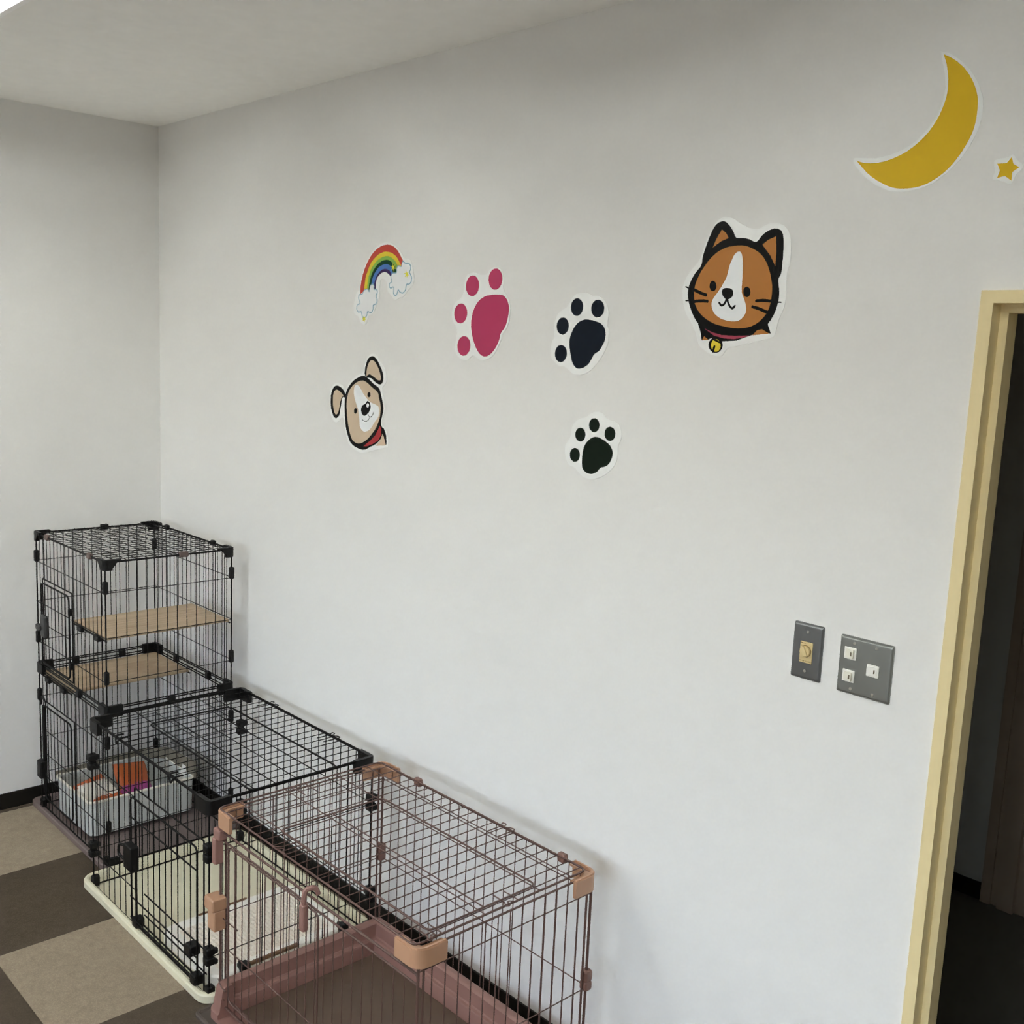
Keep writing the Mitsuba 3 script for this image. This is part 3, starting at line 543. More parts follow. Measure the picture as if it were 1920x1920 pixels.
# ================================================================== wire cages
def panel(parent, O, U, V, W, Hh, us, vs, m, fr=0.0025, wr=0.0014, R=0.012, off=0.0, name='wire_panel', frame=True, v0=0.0, v1=None):
    """Welded wire panel: a rod frame W x Hh from corner O along U and V, wires along V at us and along U at vs."""
    O, U, V = (np.array(q, float) for q in (O, U, V)); N = np.cross(U, V); v1 = Hh if v1 is None else v1
    k = obj(name, tube(round_path([O, O + U * W, O + U * W + V * Hh, O + V * Hh], R, True), fr, True), m, parent)
    for u in us: wire(O + U * u + N * off + V * v0, O + U * u + N * off + V * v1, wr, m, k)
    for v in vs: wire(O + V * v + N * (off + 2 * wr), O + U * W + V * v + N * (off + 2 * wr), wr, m, k)
    return k
def lin(a, b, n): return [a + (b - a) * i / (n - 1) for i in range(n)]
def bracket(parent, x, y, dx, dy, zt, L, h, t, R, m, bev=0.0018, curved=False, lip=0.0):
    """L-shaped corner cover: outer corner at (x, y), arms L long towards dx, dy, from zt down h."""
    path = round_path([(x + dx * L, y + dy * t / 2), (x + dx * t / 2, y + dy * t / 2), (x + dx * t / 2, y + dy * L)], R, n=16)
    P = LineString([tuple(q) for q in path]).buffer(t / 2, cap_style=2, join_style=1)
    parts = []
    for i, (a, b) in enumerate(((0.0, 1.0), (0.35, 0.55), (0.8, 0.2))):
        q = P.buffer(-bev * a)
        z0 = zt - h if i == 0 else zt - bev * (1.0 - 0.0) ; z1 = zt - bev if i == 0 else zt - bev * b * (0.0 if i == 2 else 1.0)
        e = extrude(q, z1 - z0); e.apply_translation((0, 0, z0)); parts.append(e)
    if lip:
        q = LineString([tuple(p) for p in round_path([(x + dx * L, y + dy * (t + lip) / 2), (x + dx * (t + lip) / 2, y + dy * (t + lip) / 2), (x + dx * (t + lip) / 2, y + dy * L)], R, n=6)]).buffer((t + lip) / 2, cap_style=2)
        e = extrude(q, 0.004); e.apply_translation((0, 0, zt - 0.010)); parts.append(e)
    mm = cat(*parts)
    if curved:   # trim the lower outer ends of the arms
        man = m3.Manifold.batch_boolean([m3.Manifold(m3.Mesh(np.array(e.vertices, np.float32), np.array(e.faces, np.uint32))) for e in parts], m3.OpType.Add)
        for s in (0, 1):
            cut = m3.Manifold.cube((L * 0.9, 0.1, h), True).rotate((0, 38, 0)).translate((L * 1.02, 0, -h * 0.98))
            if s: cut = cut.rotate((0, 0, 90))
            cut = cut.scale((dx if not s else 1, dy if s else 1, 1)) if (dx if not s else dy) < 0 else cut
            man = man - cut.translate((x, y, zt))
        mm = to_tm(man)
    return obj('corner_bracket', mm, m, parent, smooth=35)
def clip(parent, x, y, z0, z1, m, w=0.017, d=0.017, name='clip'):
    return obj(name, rbox(x - w / 2, x + w / 2, y - d / 2, y + d / 2, z0, z1, 0.004, 8), m, parent)
def double_clip(parent, x, y, z, m, s=1.0):
    """Two lumps with snap prongs that hold two panels together at a corner."""
    a = rbox(x - 0.014 * s, x + 0.014 * s, y - 0.014 * s, y + 0.014 * s, z + 0.003, z + 0.027, 0.005, 8)
    b = rbox(x - 0.014 * s, x + 0.014 * s, y - 0.014 * s, y + 0.014 * s, z - 0.027, z - 0.003, 0.005, 8)
    c = rbox(x - 0.009 * s, x + 0.009 * s, y - 0.009 * s, y + 0.009 * s, z - 0.01, z + 0.01, 0.003, 8)
    d = rbox(x + 0.004, x + 0.017, y + 0.008, y + 0.020, z + 0.008, z + 0.024, 0.003, 8)
    e = rbox(x + 0.004, x + 0.017, y + 0.008, y + 0.020, z - 0.024, z - 0.010, 0.003, 8)
    return obj('clip', cat(a, b, c, d, e), m, parent)
X3, Y3, Z3 = np.eye(3)

# ------------------------------------------------------------------ tall two-storey cage in the corner
tc = thing('tall_cage', 'tall two-storey black wire cage in the corner of the room', 'pet cage')
ax0, ax1, ay0, ay1 = 0.098, 0.738, -0.540, -0.074
AW, AD = ax1 - ax0, ay1 - ay0
B = 'black_wire'
obj('base_tray', tray(0.012, 0.730, -0.557, -0.016, 0.03, [(0.003, 0.0), (0, 0.004), (0.0, 0.020), (0.004, 0.0235), (0.020, 0.0235), (0.030, 0.021), (0.034, 0.012)]), 'mauve_tray', tc, label='dark mauve base tray')
yw = [0.0365 * i for i in range(1, 13)]; yw = [q - 0.0365 * 0 for q in yw if q < AD - 0.01]
xw = lin(0.0, AW, 19)[1:-1]
for z0, z1, hz in ((0.026, 0.570, (0.155 - 0.026, 0.30 - 0.026, 0.465 - 0.026)), (0.600, 1.106, (0.09, 0.245, 0.402))):
    panel(tc, (ax1, ay0, z0), Y3, Z3, AD, z1 - z0, yw, hz, B)                # side towards the low cage
    panel(tc, (ax0, ay1, z0), -Y3, Z3, AD, z1 - z0, yw, hz, B)               # side along the end wall
    panel(tc, (ax1, ay1, z0), -X3, Z3, AW, z1 - z0, xw, hz, B)               # back
    # door side: wires left and right of the door opening, shorter ones above and below
    k = panel(tc, (ax0, ay0, z0), X3, Z3, AW, z1 - z0, [q for q in xw if q < 0.05 or q > 0.335], (), B)
    dz0, dz1 = (0.075, 0.45) if z0 < 0.1 else (0.622, 0.93)
    for q in xw:
        if 0.05 <= q <= 0.335:
            wire((ax0 + q, ay0, z0), (ax0 + q, ay0, dz0 - 0.012), 0.0014, B, k); wire((ax0 + q, ay0, dz1 + 0.012), (ax0 + q, ay0, z1), 0.0014, B, k)
    for h in hz:
        if dz0 < z0 + h < dz1:
            for a, b in ((0, 0.058), (0.345, AW)): wire((ax0 + a, ay0 - 0.0034, z0 + h), (ax0 + b, ay0 - 0.0034, z0 + h), 0.0014, B, k)
        else: wire((ax0, ay0 - 0.0034, z0 + h), (ax1, ay0 - 0.0034, z0 + h), 0.0014, B, k)
    for zz in (dz0 - 0.012, dz1 + 0.012): wire((ax0 + 0.058, ay0, zz), (ax0 + 0.345, ay0, zz), 0.0024, B, k)
    for xx in (0.058, 0.345): wire((ax0 + xx, ay0, dz0 - 0.012), (ax0 + xx, ay0, dz1 + 0.012), 0.0024, B, k)
    # door
    dx0, dx1 = ax0 + 0.064, ax0 + 0.336
    d = obj('door', tube(round_path([(dx0, ay0 - 0.008, dz0), (dx1, ay0 - 0.008, dz0), (dx1, ay0 - 0.008, dz1), (dx0, ay0 - 0.008, dz1)], 0.025, True), 0.003, True), B, tc)
    for q in lin(dx0, dx1, 9)[1:-1]: wire((q, ay0 - 0.008, dz0), (q, ay0 - 0.008, dz1), 0.0014, B, d)
    for q in lin(dz0, dz1, 5)[1:-1]: wire((dx0, ay0 - 0.0114, q), (dx1, ay0 - 0.0114, q), 0.0014, B, d)
    if z0 > 0.3:
        lm = cat(rbox(dx0 + 0.024, dx0 + 0.074, ay0 - 0.026, ay0 - 0.008, 0.728, 0.815, 0.0085, 12), rbox(dx0 + 0.000, dx0 + 0.040, ay0 - 0.034, ay0 - 0.016, 0.752, 0.776, 0.006, 10))
        obj('latch', lm, 'grey_plastic', d, label='dark grey turning latch')
        for q in (0.66, 0.86): obj('hinge', rbox(dx1 + 0.001, dx1 + 0.013, ay0 - 0.014, ay0 + 0.002, q, q + 0.026, 0.003, 8), 'black_plastic', d)
    else:
        lm = cat(rbox(dx0 - 0.014, dx0 + 0.026, ay0 - 0.036, ay0 - 0.010, 0.165, 0.235, 0.006, 10), rbox(dx0 - 0.006, dx0 + 0.010, ay0 - 0.016, ay0 - 0.004, 0.10, 0.45, 0.004, 8))
        obj('latch', lm, 'black_plastic', d)
        hook = tube(round_path([(dx0 - 0.01, ay0 - 0.014, 0.452), (dx0 + 0.004, ay0 - 0.018, 0.49), (dx0 + 0.03, ay0 - 0.018, 0.49), (dx0 + 0.034, ay0 - 0.012, 0.462)], 0.012), 0.003)
        obj('hook', hook, 'black_plastic', d)
# roof
panel(tc, (ax0, ay0, 1.108), X3, Y3, AW, AD, xw, [0.0365 * i for i in range(1, 13)], B, off=0.0)
# rails between the storeys
for zz in (0.579, 0.593): obj('middle_rail', tube(round_path([(ax0, ay0, zz), (ax1, ay0, zz), (ax1, ay1, zz), (ax0, ay1, zz)], 0.012, True), 0.0024, True), B, tc)
for sx, x in ((1, ax0 - 0.009), (-1, ax1 + 0.009)):
    for sy, y in ((1, ay0 - 0.009), (-1, ay1 + 0.009)):
        bracket(tc, x, y, sx, sy, 1.116, 0.062, 0.036, 0.015, 0.010, 'black_plastic', curved=True)
        bracket(tc, x, y, sx, sy, 0.606, 0.062, 0.040, 0.015, 0.010, 'black_plastic')
        bracket(tc, x, y, sx, sy, 0.052, 0.040, 0.026, 0.015, 0.010, 'black_plastic')
        xx, yy = x + sx * 0.009, y + sy * 0.009
        for a, b in ((0.150, 0.190), (0.452, 0.498), (0.682, 0.728), (0.998, 1.042)): clip(tc, xx, yy, a, b, 'black_plastic')
# small clips along the rails
for q in (0.30, 0.72): clip(tc, ax0 + AW * q, ay1, 0.571, 0.600, 'black_plastic', 0.024, 0.018)
for q in (0.30, 0.70): clip(tc, ax0, ay0 + AD * q, 0.571, 0.600, 'black_plastic', 0.018, 0.026)
clip(tc, ax1, ay0 + AD * 0.5, 0.571, 0.600, 'black_plastic', 0.018, 0.026)
clip(tc, ax0 + AW * 0.62, ay0, 0.571, 0.600, 'black_plastic', 0.024, 0.018)
for q in (0.18, 0.80): clip(tc, ax0 + AW * q, ay0, 1.098, 1.118, 'brown_clip', 0.030, 0.016)
for q in (0.18, 0.78): clip(tc, ax0 + AW * q, ay1, 1.098, 1.118, 'black_plastic', 0.024, 0.016)
clip(tc, ax0, ay0 + AD * 0.56, 1.098, 1.120, 'black_plastic', 0.018, 0.030); clip(tc, ax1, ay0 + AD * 0.60, 1.098, 1.118, 'brown_clip', 0.016, 0.034)
# shelves
def shelf(x0, x1, z, label):
    s = obj('shelf', rbox(x0, x1, ay0 + 0.006, ay1 - 0.006, z - 0.009, z, 0.002, 8), 'wood', tc, label=label)
    obj('edge_strip', box(x0 + 0.001, x1 - 0.001, ay0 + 0.0045, ay0 + 0.0062, z - 0.009, z - 0.002), 'wood_edge', s, smooth=False)
    obj('support_rod', tube([(x0 + 0.01, ay0 + 0.004, z - 0.013), (x1, ay0 + 0.004, z - 0.013)], 0.003), B, s)
    obj('support_rod', tube([(x0 + 0.01, ay1 - 0.004, z - 0.013), (x1, ay1 - 0.004, z - 0.013)], 0.003), B, s)
    for q in (0.25, 0.75): obj('shelf_clip', rbox(x0 + (x1 - x0) * q - 0.02, x0 + (x1 - x0) * q + 0.02, ay0 - 0.006, ay0 + 0.010, z - 0.026, z - 0.006, 0.004, 8), 'black_plastic', s)
shelf(0.440, 0.733, 0.845, 'upper wooden shelf'); shelf(0.112, 0.412, 0.570, 'lower wooden shelf')

# ------------------------------------------------------------------ low black cage
bc = thing('low_black_cage', 'low black wire cage in the middle of the row standing in a pale green tray', 'pet cage')
bx0, bx1, by0, by1, bz = 0.808, 1.628, -0.622, -0.072, 0.596
BW, BD = bx1 - bx0, by1 - by0
obj('base_tray', tray(0.750, 1.652, -0.650, -0.040, 0.05, [(0.004, 0.0), (0, 0.004), (0.0, 0.024), (0.003, 0.029), (0.010, 0.031), (0.017, 0.029), (0.020, 0.024), (0.030, 0.009)]), 'green_tray', bc, label='pale green plastic tray')
yb = [0.042 * i for i in range(1, 13)]; xb = lin(0, BW, 20)[1:-1]
hz = (0.125, 0.435)
panel(bc, (bx0, by1, 0.012), -Y3, Z3, BD, bz - 0.012, yb, hz, B)
panel(bc, (bx1, by0, 0.012), Y3, Z3, BD, bz - 0.012, yb, hz, B)
panel(bc, (bx1, by1, 0.012), -X3, Z3, BW, bz - 0.012, xb, hz, B)
k = panel(bc, (bx0, by0, 0.012), X3, Z3, BW, bz - 0.012, [q for q in xb if q < 0.33 or q > 0.79], (), B)
for q in xb:
    if 0.33 <= q <= 0.79: wire((bx0 + q, by0, 0.475), (bx0 + q, by0, bz), 0.0015, B, k)
for h in hz:
    wire((bx0, by0 - 0.0034, 0.012 + h), (bx0 + 0.335, by0 - 0.0034, 0.012 + h), 0.0015, B, k)
wire((bx0 + 0.335, by0, 0.475), (bx1 - 0.03, by0, 0.475), 0.0024, B, k)
wire((bx0 + 0.335, by0, 0.04), (bx1 - 0.03, by0, 0.04), 0.0024, B, k)
for q in (0.335, 0.79): wire((bx0 + q, by0, 0.012), (bx0 + q, by0, 0.475), 0.0024, B, k)
# door, standing slightly proud of the opening
dx0, dx1, dy = 1.158, 1.596, by0 - 0.020
d = obj('door', tube(round_path([(dx0, dy, 0.046), (dx1, dy, 0.046), (dx1, dy, 0.46), (dx0, dy, 0.46)], 0.02, True), 0.003, True), B, bc)
for q in lin(dx0, dx1, 12)[1:-1]: wire((q, dy, 0.046), (q, dy, 0.46), 0.0016, B, d)
for q in (0.060, 0.130, 0.395): wire((dx0, dy - 0.0036, q), (dx1, dy - 0.0036, q), 0.0022, B, d)
for q in (0.130, 0.060): wire((dx0 + 0.04, by0 + 0.004, q + 0.012), (dx1 + 0.01, by0 + 0.004, q + 0.012), 0.0022, B, d)
lm = cat(rbox(1.166, 1.222, dy - 0.030, dy - 0.002, 0.238, 0.318, 0.005, 10), tube(round_path([(1.172, dy - 0.02, 0.305), (1.128, dy - 0.026, 0.300), (1.124, dy - 0.026, 0.262), (1.17, dy - 0.02, 0.258)], 0.014), 0.0045))
obj('latch', lm, 'black_plastic', d, label='black slide latch with a ring pull')
for q, z in ((1.18, 0.043), (1.57, 0.043)): obj('hinge', rbox(q - 0.016, q + 0.016, dy - 0.004, by0 + 0.006, z - 0.010, z + 0.020, 0.004, 8), 'black_plastic', d)
obj('catch', rbox(1.535, 1.572, dy - 0.010, by0 + 0.004, 0.118, 0.150, 0.005, 8), 'black_plastic', d)
# roof with a lift-up flap
rf = panel(bc, (bx0, by0, bz + 0.004), X3, Y3, BW, BD, xb, (0.415, 0.275, 0.14), B, fr=0.0032)
fl = obj('roof_flap', tube(round_path([(0.98, -0.210, bz + 0.011), (1.640, -0.210, bz + 0.011), (1.640, -0.500, bz + 0.011), (0.98, -0.500, bz + 0.011)], 0.02, True), 0.0026, True), B, bc)
for q in (-0.28, -0.42): wire((0.98, q, bz + 0.011), (1.640, q, bz + 0.011), 0.0016, B, fl)
def wire_hook(parent, x, y, z, m, ax, s=1.0, r=0.0016, side=1):
    a, b = (np.array([1.0, 0, 0]), np.array([0, 1.0, 0])) if ax == 'x' else (np.array([0, 1.0, 0]), np.array([-1.0, 0, 0]))
    b = b * side
    o = np.array([x, y, z])
    q = [o - a * 0.02 * s - b * 0.055 * s, o - a * 0.02 * s - b * 0.004, o - a * 0.034 * s + b * 0.012, o - a * 0.02 * s + b * 0.016, o - a * 0.010 * s - b * 0.006,
         o + a * 0.006 * s + b * 0.010, o + a * 0.02 * s + b * 0.010, o + a * 0.02 * s - b * 0.004, o + a * 0.02 * s - b * 0.055 * s]
    return obj('wire_hook', tube(round_path(q, 0.012), r, sides=6), m, parent)
for x in (1.045, 1.425): wire_hook(bc, x, by1 - 0.004, bz + 0.010, B, 'x')
obj('wire_hook', tube(round_path([(1.02, by0 + 0.02, bz + 0.012), (1.02, by0 - 0.008, bz + 0.014), (1.035, by0 - 0.012, bz - 0.012), (1.05, by0 - 0.008, bz + 0.012), (1.05, by0 + 0.02, bz + 0.012)], 0.01), 0.003, sides=6), B, bc)
obj('wire_hook', tube(round_path([(1.40, by0 + 0.02, bz + 0.012), (1.40, by0 - 0.008, bz + 0.014), (1.415, by0 - 0.012, bz - 0.012), (1.43, by0 - 0.008, bz + 0.012), (1.43, by0 + 0.02, bz + 0.012)], 0.01), 0.003, sides=6), B, bc)
for sx, x in ((1, bx0 - 0.008), (-1, bx1 + 0.008)):
    for sy, y in ((1, by0 - 0.008), (-1, by1 + 0.008)):
        bracket(bc, x, y, sx, sy, bz + 0.008, 0.075, 0.042, 0.016, 0.014, 'black_plastic')
        xx, yy = x + sx * 0.008, y + sy * 0.008
        for z in (0.142, 0.452): double_clip(bc, xx, yy, z, 'black_plastic')
        clip(bc, xx + sx * 0.004, yy + sy * 0.004, 0.010, 0.046, 'black_plastic', 0.024, 0.024)

# ------------------------------------------------------------------ low mauve cage
pc = thing('low_mauve_cage', 'low mauve-brown wire cage nearest the viewer with peach corner brackets', 'pet cage')
M = 'mauve_wire'
px0, px1, py0, py1, pz = 1.710, 2.575, -0.630, -0.090, 0.611
PW, PD = px1 - px0, py1 - py0
ox0, ox1, oy0, oy1 = 1.684, 2.603, -0.660, -0.068
obj('slide_out_tray', tray(1.656, 2.66, -0.685, -0.05, 0.02, [(0.0, 0.0), (0.0, 0.008), (0.003, 0.011), (0.010, 0.011), (0.014, 0.006)]), 'slide_tray', pc, label='dark brown slide-out tray')
bt = tray(ox0, ox1, oy0, oy1, 0.035, [(0.006, 0.0065), (0, 0.010), (0.001, 0.034), (0.006, 0.040), (0.016, 0.098), (0.021, 0.107), (0.030, 0.111), (0.042, 0.110), (0.049, 0.104), (0.052, 0.068), (0.055, 0.064), (0.062, 0.062), (0.066, 0.056), (0.070, 0.018)], 8)
bm = m3.Manifold(m3.Mesh(np.array(bt.vertices, np.float32), np.array(bt.faces, np.uint32)))
if not bm.is_empty():
    bt = to_tm(bm - m3.Manifold.cube((ox1 - ox0 - 0.13, 0.12, 0.2)).translate((ox0 + 0.065, oy0 - 0.05, 0.0225)))
obj('base', bt, 'mauve_plastic', pc, label='mauve plastic base with high sides and an open front')
for yy, zz in ((py0 - 0.006, 0.050), (py0 + 0.012, 0.058)): obj('bottom_rail', tube([(px0 - 0.004, yy, zz), (px1 + 0.004, yy, zz)], 0.003), M, pc)
obj('floor_panel', rbox(ox0 + 0.071, ox1 - 0.071, oy0 + 0.071, oy1 - 0.071, 0.014, 0.024, 0.002, 8), 'brown_floor', pc, label='dark brown floor panel')
yp = [0.038 * i for i in range(1, 15) if 0.038 * i < PD - 0.01]; xp = [0.039 * i for i in range(1, 23) if 0.039 * i < PW - 0.01]
zb = 0.045
panel(pc, (px0, py1, zb), -Y3, Z3, PD, pz - zb - 0.004, yp, (0.26, 0.515), M, fr=0.0026)
panel(pc, (px1, py0, zb), Y3, Z3, PD, pz - zb - 0.004, yp, (0.26, 0.515), M, fr=0.0026)
panel(pc, (px1, py1, zb), -X3, Z3, PW, pz - zb - 0.004, xp, (0.26, 0.515), M, fr=0.0026)
k = panel(pc, (px0, py0, zb), X3, Z3, PW, 0.552 - zb, xp, (), M, fr=0.0032, v1=0.528 - zb)
wire((px0, py0, 0.528), (px1, py0, 0.528), 0.0026, M, k)
wire((px0, py0 - 0.0036, 0.305), (px0 + 0.10, py0 - 0.0036, 0.305), 0.0016, M, k)
# front door of the mauve cage: frame and latch hardware
dx0, dx1, dy = px0 + 0.055, px0 + 0.49, py0 - 0.006
d = obj('door', tube(round_path([(dx0, dy, 0.075), (dx1, dy, 0.075), (dx1, dy, 0.526), (dx0, dy, 0.526)], 0.02, True), 0.0024, True), M, pc)
for q in (0.233,): wire((dx0, dy - 0.004, q), (dx1, dy - 0.004, q), 0.0016, M, d)
for a, z in ((dx1 - 0.03, 0.135), (dx1 - 0.03, 0.120), (dx1 - 0.02, 0.095)):
    obj('spring_wire', tube(round_path([(a - 0.035, dy - 0.005, z + 0.012), (a - 0.012, dy - 0.006, z - 0.006), (a + 0.025, dy - 0.005, z - 0.010)], 0.02), 0.0016, sides=6), M, d)
for a, z in ((px0 + 0.02, 0.105), (px0 + 0.012, 0.075)):
    obj('spring_wire', tube(round_path([(a - 0.012, dy - 0.005, z + 0.018), (a + 0.006, dy - 0.006, z + 0.002), (a + 0.03, dy - 0.005, z)], 0.015), 0.0016, sides=6), M, d)
# posts
for x, y in ((px0, py0), (px1, py0), (px0, py1), (px1, py1)):
    sx, sy = (1 if x < 2 else -1), (1 if y < -0.3 else -1)
    obj('post', tube([(x, y, 0.04), (x, y, 0.60)], 0.0036), M, pc); obj('post', tube([(x, y + sy * 0.015, 0.04), (x, y + sy * 0.015, 0.60)], 0.003), M, pc)
# roof
rf = panel(pc, (px0 - 0.006, py0 - 0.004, pz + 0.004), X3, Y3, PW - 0.006, PD - 0.004, [0.040 * i for i in range(1, 22)], (0.478, 0.372, 0.20, 0.06), M, fr=0.0027, R=0.022)
fl = obj('roof_flap', tube(round_path([(1.93, -0.255, pz + 0.010), (px1 - 0.03, -0.255, pz + 0.010), (px1 - 0.03, py0 + 0.05, pz + 0.010), (1.93, py0 + 0.05, pz + 0.010)], 0.02, True), 0.0024, True), M, pc)
wire((1.93, -0.42, pz + 0.010), (px1 - 0.03, -0.42, pz + 0.010), 0.0016, M, fl)
for a in (0.33, 0.65): wire_hook(pc, px1 - 0.016, py0 + PD * (0.10 if a < 0.5 else 0.52), pz + 0.008, M, 'y', 0.8, side=-1)
wire_hook(pc, px0 + 0.015, -0.39, pz + 0.008, M, 'y'); wire_hook(pc, px0 + 0.57, py1 - 0.012, pz + 0.008, M, 'x')
wire_hook(pc, 2.03, py0 + 0.004, pz + 0.008, M, 'x', side=-1)
for sx, x in ((1, px0 - 0.013), (-1, px1 + 0.013)):
    for sy, y in ((1, py0 - 0.013), (-1, py1 + 0.013)):
        bracket(pc, x, y, sx, sy, pz + 0.004, 0.082, 0.046, 0.010, 0.030, 'peach', bev=0.003, lip=0.012)
for x, y in ((px0, py1), (px1, py1), (px1, py0)):
    sx, sy = (1 if x < 2 else -1), (1 if y < -0.3 else -1)
    a = rbox(x - 0.012, x + 0.012, y - 0.012, y + 0.012 , 0.298, 0.324, 0.005, 8); b = rbox(x - 0.011, x + 0.012, y - 0.012, y + 0.012, 0.322, 0.352, 0.005, 8)
    obj('clip', cat(a, b), 'mauve_clip', pc)
for x in (px0 + 0.175, px0 + 0.765): clip(pc, x, py1 - 0.002, pz - 0.012, pz + 0.012, 'mauve_clip', 0.026, 0.016)
lm = cat(rbox(px0 - 0.020, px0 + 0.020, py0 - 0.030, py0 + 0.006, 0.270, 0.330, 0.005, 10), rbox(px0 - 0.028, px0 + 0.022, py0 - 0.036, py0 + 0.008, 0.328, 0.366, 0.006, 10))
obj('door_lock', lm, 'peach', pc, label='peach plastic door lock')
lm = cat(rbox(px0 - 0.012, px0 + 0.010, py0 - 0.022, py0 + 0.004, 0.460, 0.535, 0.004, 8), rbox(px0 - 0.012, px0 + 0.022, py0 - 0.018, py0 + 0.008, 0.530, 0.562, 0.005, 8))
obj('door_hook', lm, 'mauve_plastic', pc)
hk = round_path([(2.165, py0 + 0.016, 0.556), (2.162, py0 + 0.010, 0.575), (2.150, py0 - 0.012, 0.572), (2.150, py0 - 0.016, 0.545), (2.150, py0 - 0.014, 0.470)], 0.014)
obj('door_hook', cat(tube(hk, 0.0065), rbox(2.140, 2.160, py0 - 0.024, py0 - 0.006, 0.465, 0.535, 0.005, 8)), 'mauve_plastic', pc)

# ================================================================== things standing in the cages
# litter box in the tall cage
lx0, lx1, ly0, ly1 = 0.165, 0.500, -0.512, -0.098
lb = thing('litter_box', 'grey-white litter box with taupe high back inside the tall cage', 'litter box')
obj('pan', tray(lx0, lx1, ly0, ly1, 0.03, [(0.012, 0.0255), (0.004, 0.028), (0.0, 0.155), (0.003, 0.160), (0.008, 0.155), (0.014, 0.034)]), 'litter_pan', lb)
obj('rim', tube(round_path([(lx0, ly0, 0.160), (lx1, ly0, 0.160), (lx1, ly1, 0.160), (lx0, ly1, 0.160)], 0.03, True), 0.005, True), 'litter_rim', lb)
# high back: a wall standing on the rim along the two far sides, sloping down to the front
bk = []
for p0, p1, za, zb_ in (((lx0, ly0), (lx0, ly1 - 0.075), 0.174, 0.185), ((lx0, ly1 - 0.075), (lx0 + 0.085, ly1), 0.185, 0.205), ((lx0 + 0.085, ly1), (lx1, ly1), 0.205, 0.222)):
    n = 10
    for i in range(n):
        a, b = i / n, (i + 1) / n
        q0 = np.array(p0) * (1 - a) + np.array(p1) * a; q1 = np.array(p0) * (1 - b) + np.array(p1) * b
        z0, z1 = za + (zb_ - za) * a, za + (zb_ - za) * b
        nrm = np.array([0.004, 0]) if p0[0] == p1[0] else np.array([0, 0.004])
        V = [(*(q0 - nrm), 0.155), (*(q1 - nrm), 0.155), (*(q1 + nrm), 0.155), (*(q0 + nrm), 0.155), (*(q0 - nrm), z0), (*(q1 - nrm), z1), (*(q1 + nrm), z1), (*(q0 + nrm), z0)]
        bk.append(trimesh.convex.convex_hull(np.array(V)))
obj('high_back', cat(*bk), 'litter_hood', lb, label='taupe high back')
def pouch(x, y, z, w, d, h, rz, tx, ty, m, n=14):
    """A filled flat packet: pillow shape with crimped ends."""
    u = np.linspace(-1, 1, n); V = []; F = []
    for s in (1, -1):
        for a in u:
            for b in u:
                e = (1 - a ** 4) * (1 - b ** 6); wob = 0.12 * math.sin(5 * a + 3 * b) * e
                V.append((a * w / 2, b * d / 2, s * h / 2 * (e ** 0.6 + 0.04) + wob * h * 0.4))
    for k in range(2):
        o = k * n * n
        for i in range(n - 1):
            for j in range(n - 1):
                q = [o + i * n + j, o + (i + 1) * n + j, o + (i + 1) * n + j + 1, o + i * n + j + 1]
                if k: q = q[::-1]
                F += [[q[0], q[1], q[2]], [q[0], q[2], q[3]]]
    bd = [i * n for i in range(n)] + [(n - 1) * n + j for j in range(1, n)] + [i * n + n - 1 for i in range(n - 2, -1, -1)] + [j for j in range(n - 2, 0, -1)]
    for i in range(len(bd)):
        a, b = bd[i], bd[(i + 1) % len(bd)]; F += [[a, a + n * n, b + n * n], [a, b + n * n, b]]
    t = trimesh.Trimesh(V, F, process=False); t.fix_normals()
    R = trimesh.transformations.euler_matrix(math.radians(tx), math.radians(ty), math.radians(rz)); t.apply_transform(R); t.apply_translation((x, y, z)); return t
def patch_on(mesh, cut0, cut1, axis):
    """Piece of a packet between two coordinates, lifted a hair off it."""
    c = np.array(mesh.triangles_center)[:, axis]; f = np.array(mesh.faces)[(c > cut0) & (c < cut1)]
    v = np.array(mesh.vertices) + np.array(mesh.vertex_normals) * 0.0009
    return trimesh.Trimesh(v, f, process=True)
k = thing('treat_packet', 'orange and white treat packet leaning on the near corner of the litter box', 'packet')
a = pouch(0.385, -0.435, 0.146, 0.16, 0.125, 0.040, 12, 8, 18, 'white_pack')
obj('packet', a, 'white_pack', k)
b = patch_on(a, 0.300, 0.350, 0); obj('print_panel', b, 'orange_pack', k, label='orange printed panel'); b = patch_on(a, 0.435, 0.49, 0); obj('print_panel', b, 'orange_pack', k, label='orange edge')
k = thing('treat_packet', 'orange treat packet with a purple band leaning behind the orange and white one', 'packet')
a = pouch(0.350, -0.285, 0.150, 0.16, 0.125, 0.036, -10, -6, 30, 'orange_dark')
obj('packet', a, 'orange_pack', k); obj('print_panel', patch_on(a, 0.392, 0.435, 0), 'purple_pack', k, label='purple printed band')
obj('print_panel', patch_on(a, 0.300, 0.345, 0), 'orange_dark', k, label='dark orange picture')
k = thing('paper_bag', 'crumpled grey bag in the litter box behind the orange packets', 'bag')
obj('bag', pouch(0.425, -0.175, 0.100, 0.10, 0.09, 0.085, 20, 5, 10, 'grey_bag'), 'grey_bag', k)
k = thing('litter_scoop', 'white scoop standing in the litter box against its taupe back', 'scoop')
sp = Polygon(cr([(-0.045, 0), (-0.045, 0.06), (-0.020, 0.10), (-0.012, 0.17), (0.012, 0.17), (0.020, 0.10), (0.045, 0.06), (0.045, 0)], 3))
sm = extrude(sp, 0.006); sm.apply_translation((0, 0, -0.003))
sm.apply_transform(trimesh.transformations.euler_matrix(math.radians(78), 0, 0)); sm.apply_translation((0.415, -0.128, 0.045))
obj('blade', sm, 'white_paper', k)

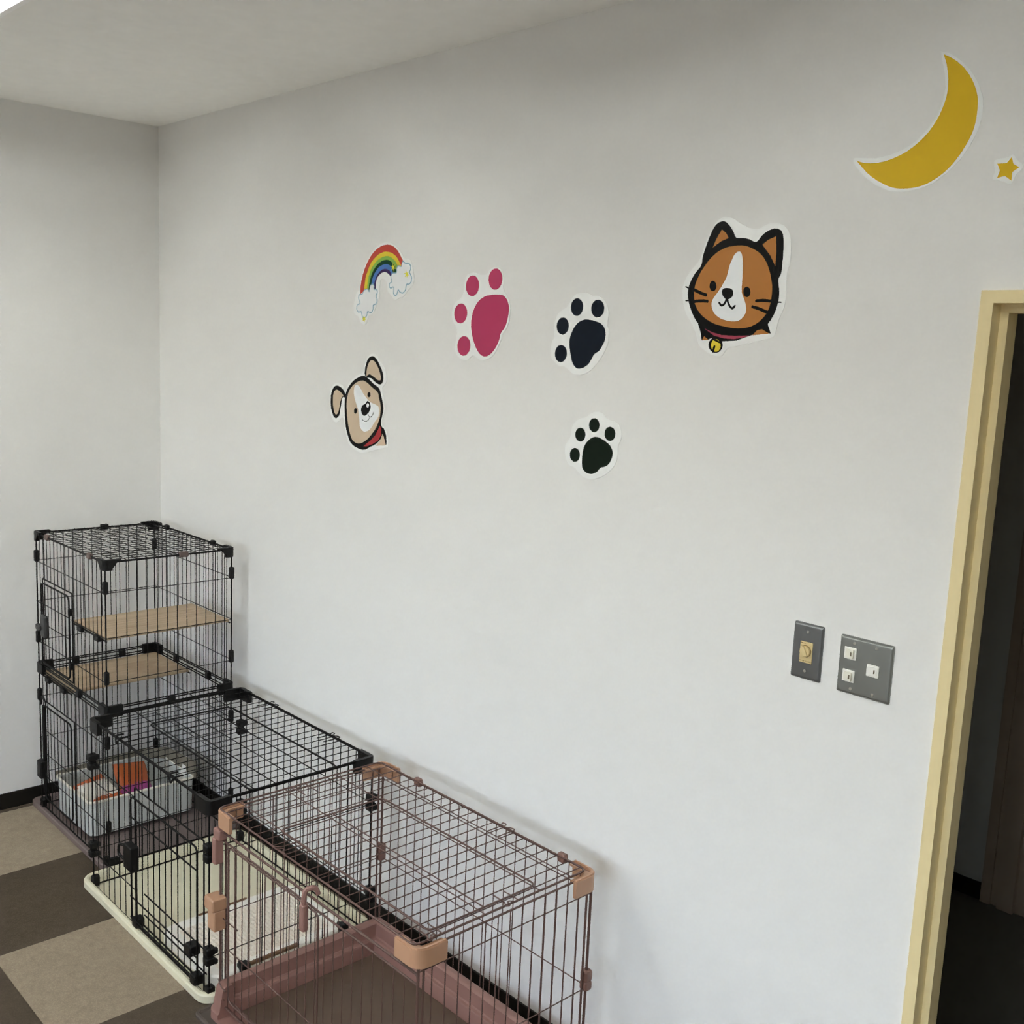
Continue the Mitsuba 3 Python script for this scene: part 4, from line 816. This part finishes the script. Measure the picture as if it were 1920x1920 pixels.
# pad tray (toilet) in the black cage
ux0, ux1, uy0, uy1 = 1.252, 1.606, -0.598, -0.128
pt = thing('toilet_tray', 'white plastic pet toilet tray with a perforated grille in the low black cage', 'pet toilet')
obj('frame', tray(ux0, ux1, uy0, uy1, 0.045, [(0.006, 0.0095), (0.0, 0.013), (0.002, 0.040), (0.006, 0.0445), (0.014, 0.046), (0.040, 0.043), (0.046, 0.038), (0.050, 0.022)], 8), 'white_plastic', pt)
obj('pad', rbox(ux0 + 0.052, ux1 - 0.052, uy0 + 0.052, uy1 - 0.052, 0.021, 0.026, 0.002, 8), 'pad_under', pt, label='pad under the grille')
gx0, gx1, gy0, gy1 = ux0 + 0.045, ux1 - 0.045, uy0 + 0.045, uy1 - 0.045
bars = []
nx, ny = int((gx1 - gx0) / 0.0088), int((gy1 - gy0) / 0.0125)
def bar4(x0, x1, y0, y1, z0, z1):
    V = [(x0, y0, z0), (x1, y0, z0), (x1, y1, z0), (x0, y1, z0), (x0, y0, z1), (x1, y0, z1), (x1, y1, z1), (x0, y1, z1)]
    F = [[4, 5, 6], [4, 6, 7], [0, 1, 5], [0, 5, 4], [1, 2, 6], [1, 6, 5], [2, 3, 7], [2, 7, 6], [3, 0, 4], [3, 4, 7]]
    return trimesh.Trimesh(V, F, process=False)
for i in range(nx + 1):
    x = gx0 + (gx1 - gx0) * i / nx; bars.append(bar4(x - 0.0026, x + 0.0026, gy0, gy1, 0.037, 0.0404))
for j in range(ny + 1):
    y = gy0 + (gy1 - gy0) * j / ny; bars.append(bar4(gx0, gx1, y - 0.0029, y + 0.0029, 0.0368, 0.0402))
obj('grille', cat(*bars), 'grille', pt, smooth=False, kind='stuff', label='perforated grille')
for x, ya, yb_ in ((ux0 + 0.010, -0.47, -0.30), (ux1 - 0.006, -0.475, -0.315)):
    obj('retaining_bar', tube([(x, ya, 0.047), (x, yb_, 0.047)], 0.0065 if x > 1.4 else 0.004, sides=10), 'brown_bar', pt, label='brown retaining bar')
for y in (-0.497, -0.150):
    obj('end_clip', cat(rbox(ux1 - 0.022, ux1 + 0.010, y - 0.016, y + 0.016, 0.028, 0.058, 0.006, 10), rbox(ux1 - 0.034, ux1 - 0.018, y - 0.006, y + 0.006, 0.044, 0.054, 0.004, 8)), 'black_plastic', pt, label='black end clip')
